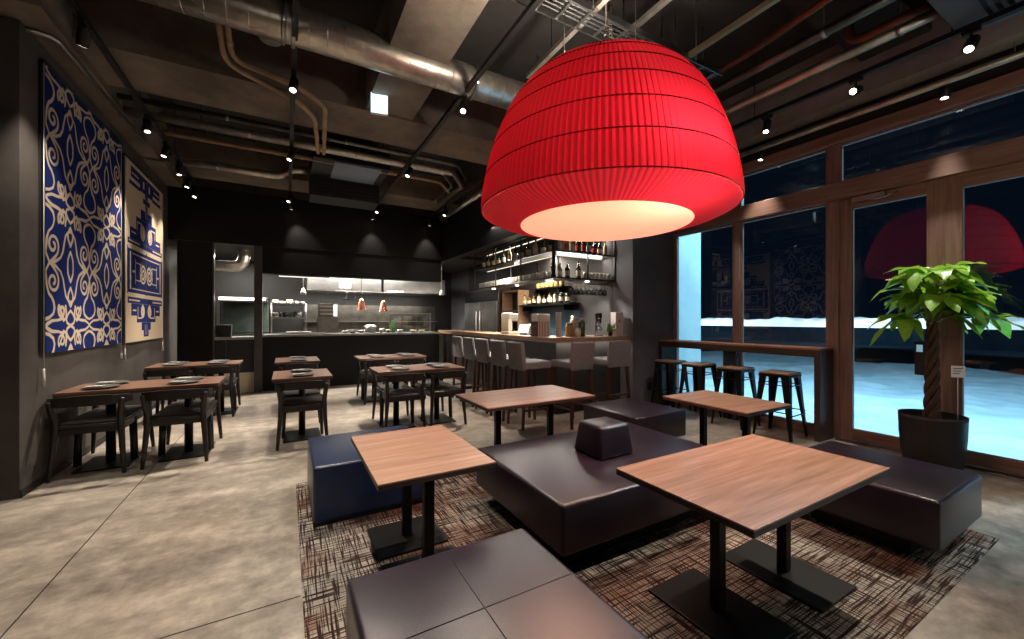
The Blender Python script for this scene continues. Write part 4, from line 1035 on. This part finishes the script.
qs += poly_segs([(TW, .19), (TW - .045, .25), (TW - .05, .29), (TW - .02, .34), (TW, .36)])
sB = spiral(.262, .402, .018, .066, 2.6, 1.2, 1)
qs += poly_segs(sB)
qs += poly_segs([sB[-1], (.29, .47), (.20, .485), (.10, .49), (.03, .515), (0, TH)])
qs += poly_segs([(TW, .40), (TW - .05, .43), (TW - .085, .475), (TW - .07, .51), (TW - .03, .525), (TW, TH)])
qs += poly_segs([(.33, .36), (.345, .42), (.335, .47), (.29, .49)])
RES = .008
def field_table():
    nx, ny = int(TW / RES) + 1, int(TH / RES) + 1
    return [[seg_d(i * RES, j * RES, qs) for i in range(nx + 1)] for j in range(ny + 1)]
FT = field_table()
def lattice(u, v):
    x = abs(((u + .855 / 2) % .855) - .855 / 2) ; y = abs(((v - .76 + 1.07 / 2) % 1.07) - 1.07 / 2)
    fx, fy = min(x / RES, len(FT[0]) - 1.001), min(y / RES, len(FT) - 1.001)
    i, j = int(fx), int(fy); a, c = fx - i, fy - j
    d = (FT[j][i] * (1 - a) + FT[j][i + 1] * a) * (1 - c) + (FT[j + 1][i] * (1 - a) + FT[j + 1][i + 1] * a) * c
    w = .0128 + .005 * mnoise.noise(Vector((u * 6, v * 6, 0)))
    return d - w
h1_ = empty('wall_hanging', (LX + .03, 0, 0), 0, 'tall navy textile wall hanging with cream scrolling lattice, nearer of two', 'wall hanging')
hang_mesh('cloth', 0, 4.74, 6.46, 1.07, 3.45, .009, lattice, field_mat('navy_scroll_cloth', '#c4b39b', '#14235c'), h1_)
MB().tube([(0, 4.70, 3.46), (0, 6.50, 3.46)], .014, 10).build('hanging_rod', M['black_metal'], h1_)
MB().box(-.029, -.016, 4.71, 6.49, 1.08, 3.46).build('backing_board', M['matt_black'], h1_)
for y in (4.715, 6.48):
    MB().tube([(0, y, .80 if y < 5 else .88), (0, y, .95)], [.012, .006], 8).build('tassel', M['cord_white'], h1_)
    MB().tube([(0, y, .95), (0, y, 3.45)], .0035, 6).build('cord', M['cord_white'], h1_)

def rect_d(x, y, x0, x1, y0, y1):
    dx = max(x0 - x, x - x1); dy = max(y0 - y, y - y1)
    return math.hypot(max(dx, 0), max(dy, 0)) + min(max(dx, dy), 0)
def cross_field(u, v):
    """dyed blue (negative) shapes on natural cloth, mirrored left-right about the centre"""
    x = abs(u - .85); y = v
    d = 9.
    def U(*r): nonlocal d; d = min(d, rect_d(x, y, *r))
    def C(*r): nonlocal d; d = max(d, -rect_d(x, y, *r))
    U(0, .80, .62, 1.22); C(.02, .77, .60, .635); C(.02, .77, 1.195, 1.24); C(.66, .70, .68, 1.16); C(0, .62, .68, .695); C(0, .62, 1.135, 1.15)
    C(.48, .50, .76, 1.08); C(.50, .60, .90, .93); C(.28, .48, .80, .815); C(.28, .48, 1.03, 1.045); C(.26, .28, .80, .90); C(.26, .28, .96, 1.045)
    U(0, .78, .50, .58); C(.30, .74, .53, .55); U(0, .78, 1.26, 1.33); C(.30, .74, 1.29, 1.31)
    U(0, .44, .25, .50); C(.20, .40, .30, .32); C(.38, .40, .30, .46); C(.10, .16, .36, .46); U(.40, .66, .34, .50); C(.46, .60, .40, .42)
    U(0, .12, .05, .25); U(.06, .22, .14, .25); C(.035, .05, .07, .22)
    U(0, .46, 1.33, 1.66); C(.22, .42, 1.58, 1.60); C(.40, .42, 1.40, 1.60); C(.12, .18, 1.40, 1.52); U(.40, .70, 1.33, 1.48); C(.46, .64, 1.41, 1.43)
    U(0, .26, 1.66, 1.80); U(0, .07, 1.80, 2.10); C(.03, .045, 1.70, 2.0); U(0, .16, 1.90, 1.97)
    U(0, .30, 2.04, 2.24); U(0, .66, 2.12, 2.26); C(.34, .62, 2.17, 2.19); U(.28, .72, 2.02, 2.07); C(.10, .16, 2.10, 2.2)
    for cx, cy, s in ((.15, .92, .13), (.17, 1.48, .10), (.16, .40, .08)):
        r = math.hypot(x - cx, y - cy)
        if r < s * 1.15:
            a = math.atan2(y - cy, x - cx); ph = (r / s * 2.2 - a / (2 * PI)) % 1.0
            d = max(d, .018 - abs(ph - .5) * s / 2.2 * 1.0) if r > .02 else d
    return d
h2_ = empty('wall_hanging', (LX + .03, 0, 0), 0, 'cream textile wall hanging with bold blue stepped motifs, farther of two', 'wall hanging')
hang_mesh('cloth', 0, 6.62, 8.30, 1.06, 3.37, .010, cross_field, field_mat('blue_step_cloth', '#14235c', '#c0ae94'), h2_)
for o in kids(h2_): pass
MB().tube([(0, 6.58, 3.38), (0, 8.34, 3.38)], .014, 10).build('hanging_rod', M['black_metal'], h2_)
MB().box(-.029, -.016, 6.59, 8.33, 1.07, 3.38).build('backing_board', M['matt_black'], h2_)
for y in (6.60, 8.32):
    MB().tube([(0, y, .85), (0, y, 1.0)], [.012, .006], 8).build('tassel', M['cord_white'], h2_)
    MB().tube([(0, y, 1.0), (0, y, 3.37)], .0035, 6).build('cord', M['cord_white'], h2_)

# ------------------------------------------------------------------ ceiling services
def pipe(name, path, r, m, label, cat='pipe', seg=14, collars=(), hangers=()):
    x, y, zz = path[0]
    e = empty(name, (x, y, zz), 0, label, cat)
    rel = [(p[0] - x, p[1] - y, p[2] - zz) for p in path]
    MB().tube(rel, r, seg).build('pipe_run', m, e)
    b = MB(); any_ = False
    for (px, py, pz, ax) in collars:
        any_ = True; d = .015
        a = Vector((px - x, py - y, pz - zz)); v = Vector((d, 0, 0)) if ax == 'x' else Vector((0, d, 0))
        MB().tube([a - v, a + v], r * 1.10 + .002, seg).build('collar', M['steel'], e)
    b.bm.free()
    for (px, py, pz) in hangers: MB().tube([(px - x, py - y, pz - zz + r), (px - x, py - y, 4.25 - zz)], .005, 6).build('hanger_rod', M['steel_dark'], e)
    return e
def bend(path, R=.12, n=5):
    """round the corners of a polyline"""
    P = [Vector(p) for p in path]; out = [P[0]]
    for a, b_, c in zip(P, P[1:], P[2:]):
        d0, d1_ = (a - b_), (c - b_); r = min(R, d0.length * .45, d1_.length * .45)
        p0 = b_ + d0.normalized() * r; p1 = b_ + d1_.normalized() * r
        for k in range(n + 1):
            t = k / n; out.append((1 - t) ** 2 * p0 + 2 * t * (1 - t) * b_ + t * t * p1)
    out.append(P[-1]); return [tuple(p) for p in out]
sd = pipe('spiral_duct', [(-2.2, 3.66, 3.72), (3.6, 3.66, 3.72)], .145, M['galv'], 'wide silver ventilation duct crossing above the lamp', 'duct', 28, [(x, 3.66, 3.72, 'x') for x in (-.02, .05, 1.62)], [(x, 3.66, 3.72) for x in (-.5, 1.3, 2.4)])
b = MB()
for k in range(42): b.tube([(.06 + k * .135, 0, 0), (.066 + k * .135, 0, 0)], .1475, 28)
b.build('spiral_seam', M['galv'], sd)
pipe('wall_conduit', bend([(-3.2, 4.55, 3.60), (-1.60, 4.55, 3.60), (-1.56, 6.75, 3.60)], .10), .016, M['steel'], 'thin silver conduit turning along the left wall top', hangers=[(-1.57, 5.6, 3.6)])
pipe('duct_pipe', bend([(-1.74, 7.40, 3.65), (-.08, 7.40, 3.65), (.10, 7.40, 3.80), (.32, 7.40, 3.80)], .12), .055, M['galv'], 'bright silver pipe with a raised bend before the kitchen header', collars=[(-.9, 7.4, 3.65, 'x')], hangers=[(-1.2, 7.4, 3.65), (-.4, 7.4, 3.65)])
for k, (y, z_, r, x1, m_n) in enumerate(((5.72, 3.72, .030, 2.3, 'steel_dark'), (5.92, 3.66, .042, 2.3, 'galv'), (6.12, 3.70, .022, 2.2, 'steel'), (6.30, 3.80, .035, 2.5, 'steel_dark'), (6.52, 3.70, .028, 2.3, 'insul'))):
    pipe('cross_pipe', bend([(-1.70, y, z_), (x1, y, z_), (x1 + .35, y + .5, z_), (x1 + .35, 7.6, z_)], .08), r, M[m_n], 'horizontal %s pipe before the rear beam, %s counting from the camera' % (('dull grey', 'thick silver', 'thin bright', 'plain grey', 'tan')[k], ORD[k]), collars=[(-.6 + .2 * k, y, z_, 'x'), (.7 + .15 * k, y, z_, 'x')], hangers=[(-.9, y, z_), (1.2, y, z_)])
pipe('refrigerant_pipe', bend([(-.44, 3.9, 3.95), (-.43, 4.45, 3.74), (.10, 4.45, 3.64), (.36, 4.62, 3.60), (.45, 6.0, 3.60), (.47, 6.33, 3.85)], .12), .024, M['insul'], 'tan wrapped pipe dropping from the duct, upper branch', collars=[(-.43, 4.3, 3.80, 'y')])
pipe('refrigerant_pipe', bend([(-.50, 3.9, 3.95), (-.49, 4.50, 3.72), (.12, 4.72, 3.62), (.28, 4.95, 3.60), (.38, 6.0, 3.60), (.40, 6.33, 3.85)], .12), .024, M['insul'], 'tan wrapped pipe dropping from the duct, lower branch')
pipe('drain_pipe', bend([(-1.75, 4.15, 3.95), (-.86, 4.15, 3.95), (-.60, 4.15, 4.05), (-.3, 4.15, 4.12)], .10), .065, M['white_pipe'], 'off-white drain pipe behind the wide duct, upper left', collars=[(-1.2, 4.15, 3.95, 'x')])
st = pipe('pipe_stub', [(-.12, 4.05, 3.78), (-.12, 4.05, 4.25)], .085, M['white_pipe'], 'short grey capped pipe stub hanging near the duct', 'pipe', 20)
# right half services
ct = empty('cable_tray', (.2, 2.40, 3.66), 0, 'ladder cable tray running crosswise above the red lamp', 'cable tray')
for yy in (-.10, .10): MB().box(0, 3.4, yy - .006, yy + .006, 0, .05).build('side_rail', M['steel'], ct)
for k in range(18): MB().box(.08 + k * .19, .10 + k * .19, -.094, .094, .005, .018).build('rung', M['steel'], ct)
for k in range(4): MB().tube([(.02, -.06 + k * .035, .028), (3.38, -.06 + k * .04, .028)], .009, 8).build('cable', M['matt_black'], ct)
for xx in (.5, 1.8, 3.0):
    for yy in (-.11, .11): MB().tube([(xx, yy, .02), (xx, yy, .59)], .004, 6).build('hanger_rod', M['steel'], ct)
def channel(x, y0, y1, z_, m, label, w=.04, hang=()):
    e = empty('steel_channel', (x, y0, z_), 0, label, 'channel')
    b = MB(); L = y1 - y0
    b.box(-w/2, w/2, 0, L, 0, .004); b.box(-w/2, -w/2 + .004, 0, L, .004, .04); b.box(w/2 - .004, w/2, 0, L, .004, .04)
    b.build('rail', m, e)
    for yy in hang: MB().tube([(0, yy - y0, .004), (0, yy - y0, 4.25 - z_)], .005, 6).build('hanger_rod', M['steel_dark'], e)
channel(2.05, 1.6, 3.3, 3.70, M['galv'], 'bright strut channel above the lamp, running to the duct', hang=(1.8, 2.9))
channel(3.12, .9, 4.6, 3.68, mat('pale_metal', '#a39a78', .4, .7), 'pale steel channel right of the lamp top', hang=(1.3, 2.6, 3.9))
channel(2.62, .9, 2.9, 3.86, M['galv'], 'short strut channel close to the lamp wires', hang=(1.3, 2.6))
pipe('copper_pipe', bend([(3.45, .7, 3.78), (3.55, 2.0, 3.70), (3.62, 3.4, 3.70), (3.62, 4.5, 3.70)], .2), .030, M['copper'], 'brown copper pipe running lengthwise right of the lamp', hangers=[(3.5, 1.3, 3.75), (3.6, 2.5, 3.7), (3.62, 3.6, 3.7)])
pipe('grey_pipe', [(3.90, .6, 3.74), (3.90, 4.6, 3.74)], .040, M['steel_dark'], 'dull grey pipe between the copper and silver pipes', collars=[(3.9, 1.6, 3.74, 'y'), (3.9, 2.6, 3.74, 'y')], hangers=[(3.9, 1.6, 3.74), (3.9, 3.1, 3.74)])
pipe('silver_pipe', [(4.33, .55, 3.70), (4.33, 4.6, 3.70)], .045, M['galv'], 'shiny silver pipe running lengthwise before the big beam', collars=[(4.33, 1.25, 3.70, 'y'), (4.33, 2.9, 3.70, 'y')], hangers=[(4.33, 1.25, 3.7), (4.33, 3.3, 3.7)])
pipe('copper_drop', bend([(4.22, 1.55, 4.245), (4.22, 1.55, 3.72), (4.22, 1.03, 3.72)], .12), .036, M['copper'], 'thick copper elbow dropping beside the silver pipe')
pipe('window_pipe', [(5.18, -.6, 3.50), (5.18, 4.28, 3.50)], .030, M['galv'], 'thin silver pipe under the beam along the window head', hangers=[(5.18, .8, 3.5), (5.18, 2.4, 3.5)])
pipe('linear_duct', [(3.02, 6.30, 3.60), (3.02, 8.50, 3.60)], .055, M['galv'], 'straight silver tube above the bar bulkhead, far right', collars=[(3.02, 6.35, 3.6, 'y'), (3.02, 8.0, 3.6, 'y')], hangers=[(3.02, 6.8, 3.6), (3.02, 8.0, 3.6)])
wv = empty('valve_cluster', (2.55, 2.75, 3.40), 0, 'knot of pale valves and hoses behind the lamp top', 'valve')
MB().tube([(0, 0, 0), (0, 0, .22), (.06, 0, .30), (.06, 0, .85)], .018, 10, sub=3).build('hose', M['insul'], wv)
MB().tube([(.09, .04, .05), (.09, .04, .85)], .012, 10).build('valve_stem', M['white_gloss'], wv)
MB().lathe([(0, 0), (.03, .005), (.035, .04), (.02, .08), (0, .085)], 14, (.09, .04, .16)).build('valve_body', M['steel'], wv)
# hanging fan-coil unit and cassette
fc = empty('fan_coil_unit', (.88, 7.20, 3.37), 0, 'black suspended air-conditioning unit before the kitchen header', 'air conditioner')
MB().box(-.54, .54, 0, .50, 0, .31, bev=.01).build('outlet_box', M['matt_black'], fc)
MB().box(-.54, .54, -.85, .50, .3105, .60, bev=.01).build('casing', M['matt_black'], fc)
MB().box(-.25, .42, -.80, -.06, .298, .310, bev=.003).build('intake_panel', mat('grey_filter', '#7d8da0', .6), fc)
for k in range(4): MB().box(-.48, .48, -.008, -.0005, .05 + k * .06, .075 + k * .06).build('outlet_louvre', M['spot_black'], fc)
for sx in (-.48, .48):
    for sy in (-.75, .45): MB().tube([(sx, sy, .60), (sx, sy, .88)], .005, 6).build('hanger_rod', M['steel_dark'], fc)
cs = empty('ceiling_cassette', (4.25, .55, 3.60), 0, 'square blue-grey cassette air conditioner at upper right corner', 'air conditioner')
cm = mat('cassette_grey', '#4a5560', .5)
b = MB(); b.box(-.42, .42, -.44, .42, .03, .28, bev=.006); b.build('casing', cm, cs)
b = MB(); b.box(-.45, .45, -.47, .45, 0, .0295, bev=.008); b.build('fascia', cm, cs)
b = MB()
for k in range(11): b.box(-.27, .27, -.26 + k * .05, -.235 + k * .05, -.008, -.0005)
b.build('grille', M['spot_black'], cs)
for s in (-1, 1):
    MB().box(s * .36 - .03, s * .36 + .03, -.30, .30, -.008, -.0005).build('air_flap', M['spot_black'], cs)
# exit sign, blown out white
ex = empty('exit_sign', (.86, 4.36, 3.52), math.radians(-12), 'small bright white hanging sign box below the beam', 'sign')
MB().box(-.088, .088, -.02, .02, 0, .22, bev=.004).build('housing', M['white_gloss'], ex)
MB().box(-.083, .083, -.0235, -.0205, .005, .215).build('lit_face', M['exit_face'], ex)
for s in (-.06, .06): MB().tube([(s, 0, .22), (s, 0, .73)], .005, 6).build('hanger_rod', M['black_metal'], ex)

# ------------------------------------------------------------------ track lights
def track(x, y0, y1, z_, label):
    e = empty('light_track', (x, y0, z_), 0, label, 'light track', 'black light tracks')
    MB().box(-.022, .022, 0, y1 - y0, 0, .04, bev=.002).build('rail', M['spot_black'], e)
    k = .5
    while k < y1 - y0: MB().tube([(0, k, .04), (0, k, 4.25 - z_)], .005, 6).build('hanger_rod', M['spot_black'], e); k += 1.5
track(-1.32, -1, 8.7, 3.58, 'black light track running along the left wall')
track(.06, -1, 8.7, 3.58, 'black light track down the middle of the room')
track(1.54, -1, 8.7, 3.58, 'black light track passing left of the red lamp')
track(2.74, 4.7, 8.7, 3.58, 'black light track behind the red lamp before the bar bulkhead')
track(4.50, -1, 4.6, 3.54, 'black light track right of the red lamp beside the beam')
track(5.28, -.8, 4.2, 3.57, 'black light track under the beam by the window head')
P_ = 2.6
def spot(x, y, zt, aim, power, ang, label, color=WARM, blend=.8):
    """adjustable track spotlight: stem, cylinder head, lit lens; aimed at a point"""
    p = Vector((x, y, zt - .11)); d = (Vector(aim) - p).normalized()
    e = empty('track_spotlight', (x, y, zt), 0, label, 'spotlight', 'black track spotlights')
    MB().box(-.02, .02, -.05, .05, -.03, -.0005, bev=.003).build('adapter', M['spot_black'], e)
    MB().tube([(0, 0, -.03), (0, 0, -.09)], .008, 8).build('stem', M['spot_black'], e)
    c = Vector((0, 0, -.11)); L = .07
    hd_ = MB().tube([c - d * L, c - d * (L - .008), c + d * (L - .001), c + d * L], [.034, .038, .038, .036], 18).build('head', M['spot_black'], e)
    q = d.to_track_quat('Z', 'Y').to_matrix().to_4x4(); lb = bmesh.new()
    bmesh.ops.create_circle(lb, cap_ends=True, radius=.026, segments=18, matrix=Matrix.Translation(c + d * (L + .0015)) @ q)
    mm = MB(); mm._merge(lb); mm.build('lens', M['spot_lens'], hd_)
    lamp('track_light', 'SPOT', tuple(p + d * (L + .02)), power * P_, color, size=.03, aim=aim, spot=ang, blend=blend)
for k, (y, ty) in enumerate(((4.18, 4.9), (5.76, 5.7), (6.52, 6.3), (7.23, 7.0), (7.86, 7.7), (8.45, 7.9))):
    spot(-1.32, y, 3.58, (-1.74, ty, 1.7) if k not in (1, 3) else (-1.15, ty - .55 if k == 1 else 7.15, .72), 60 if k not in (1, 3) else 130, 52 if k not in (1, 3) else 44, 'black spotlight on the left wall track, %s from the camera' % ORD[k])
for k, (y, ax, ay, az) in enumerate(((4.10, -.3, 2.6, 0), (5.88, -1.10, 5.25, .4), (7.98, -1.05, 7.1, .4), (8.50, .35, 8.80, 2.55))):
    spot(.06, y, 3.58, (ax, ay, az), (150, 170, 150, 14)[k], (62, 56, 56, 62)[k], 'black spotlight on the middle track, %s from the camera' % ORD[k])
for k, (y, ax, ay, az) in enumerate(((3.69, .65, 2.25, .6), (5.71, .20, 5.15, .3), (7.94, .20, 7.0, .3), (8.50, 1.62, 8.80, 2.55))):
    spot(1.54, y, 3.58, (ax, ay, az), (70, 190, 160, 14)[k], (46, 58, 56, 62)[k], 'black spotlight on the track left of the lamp, %s from the camera' % ORD[k])
spot(4.50, 2.37, 3.54, (3.45, 2.2, .6), 90, 52, 'black spotlight hanging from the right track beside the red lamp')
spot(4.50, .9, 3.54, (2.0, 1.1, .6), 200, 42, 'black spotlight on the right track, near the ceiling cassette')
spot(5.28, 1.22, 3.57, (5.12, 1.25, 1.5), 85, 40, 'black spotlight under the window head above the doors', (1, .95, .85))
spot(5.28, 2.85, 3.57, (4.9, 3.1, 0), 60, 60, 'black spotlight under the window head above the window counter')
spot(1.54, .9, 3.58, (.60, 1.25, .4), 22, 44, 'added black fill spotlight on the track left of the lamp, unseen above the camera')  # extra spot added out of view to light the foreground
spot(.06, 1.6, 3.58, (-.8, 2.2, 0), 80, 64, 'added black fill spotlight on the middle track, unseen above the camera')  # another unseen spot, added to lift the floor light
spot(-1.32, 1.6, 3.58, (-1.6, 2.6, 0), 50, 64, 'added black fill spotlight on the left track, unseen above the camera')  # unseen as well, added as fill on the left
cl = empty('track_spotlight', (2.78, 8.1, 3.58), 0, 'black spotlight near the bar bulkhead facing the kitchen header', 'spotlight', 'black track spotlights')
spot(2.74, 8.5, 3.58, (2.78, 8.80, 2.55), 14, 62, 'black spotlight hung near the bar bulkhead, lighting the kitchen header')
bpy.data.objects.remove(cl)

# globe lamps added out of view behind the camera as fill light
for k, (x, y) in enumerate(((-2.6, -.9), (2.2, -1.9), (4.0, -.9))):
    gp = empty('fill_globe', (x, y, 2.75), 0, 'added opal fill globe, unseen behind the camera, %s one' % ORD[k], 'lamp', 'added opal fill globes')
    MB().lathe([(.03, -.14), (.14, -.06), (.16, .03), (.12, .12), (.03, .17)], 24).build('globe', emis('fill_glow_%d' % k, (1, .86, .7), 2.0), gp)
    MB().tube([(0, 0, .17), (0, 0, 1.5)], .005, 8).build('cord', M['matt_black'], gp)
    lamp('fill_light', 'POINT', (x, y, 2.5), 24, (1, .88, .74), size=.16)
spot(4.50, 1.6, 3.54, (2.25, 1.55, 2.42), 190, 32, 'added black spotlight on the right track aimed at the red lamp')  # added lamp, throws a highlight onto the red shade
spot(4.50, -.35, 3.54, (3.9, .1, 0), 70, 60, 'added black fill spotlight on the right track, unseen, nearest the camera')  # added out of view to brighten the floor at the right
spot(2.74, 5.6, 3.58, (1.55, 5.1, .3), 190, 58, 'black spotlight behind the red lamp over the near four-seat table')
spot(2.74, 7.5, 3.58, (1.60, 7.0, .3), 150, 56, 'black spotlight before the bar bulkhead over the far four-seat table')
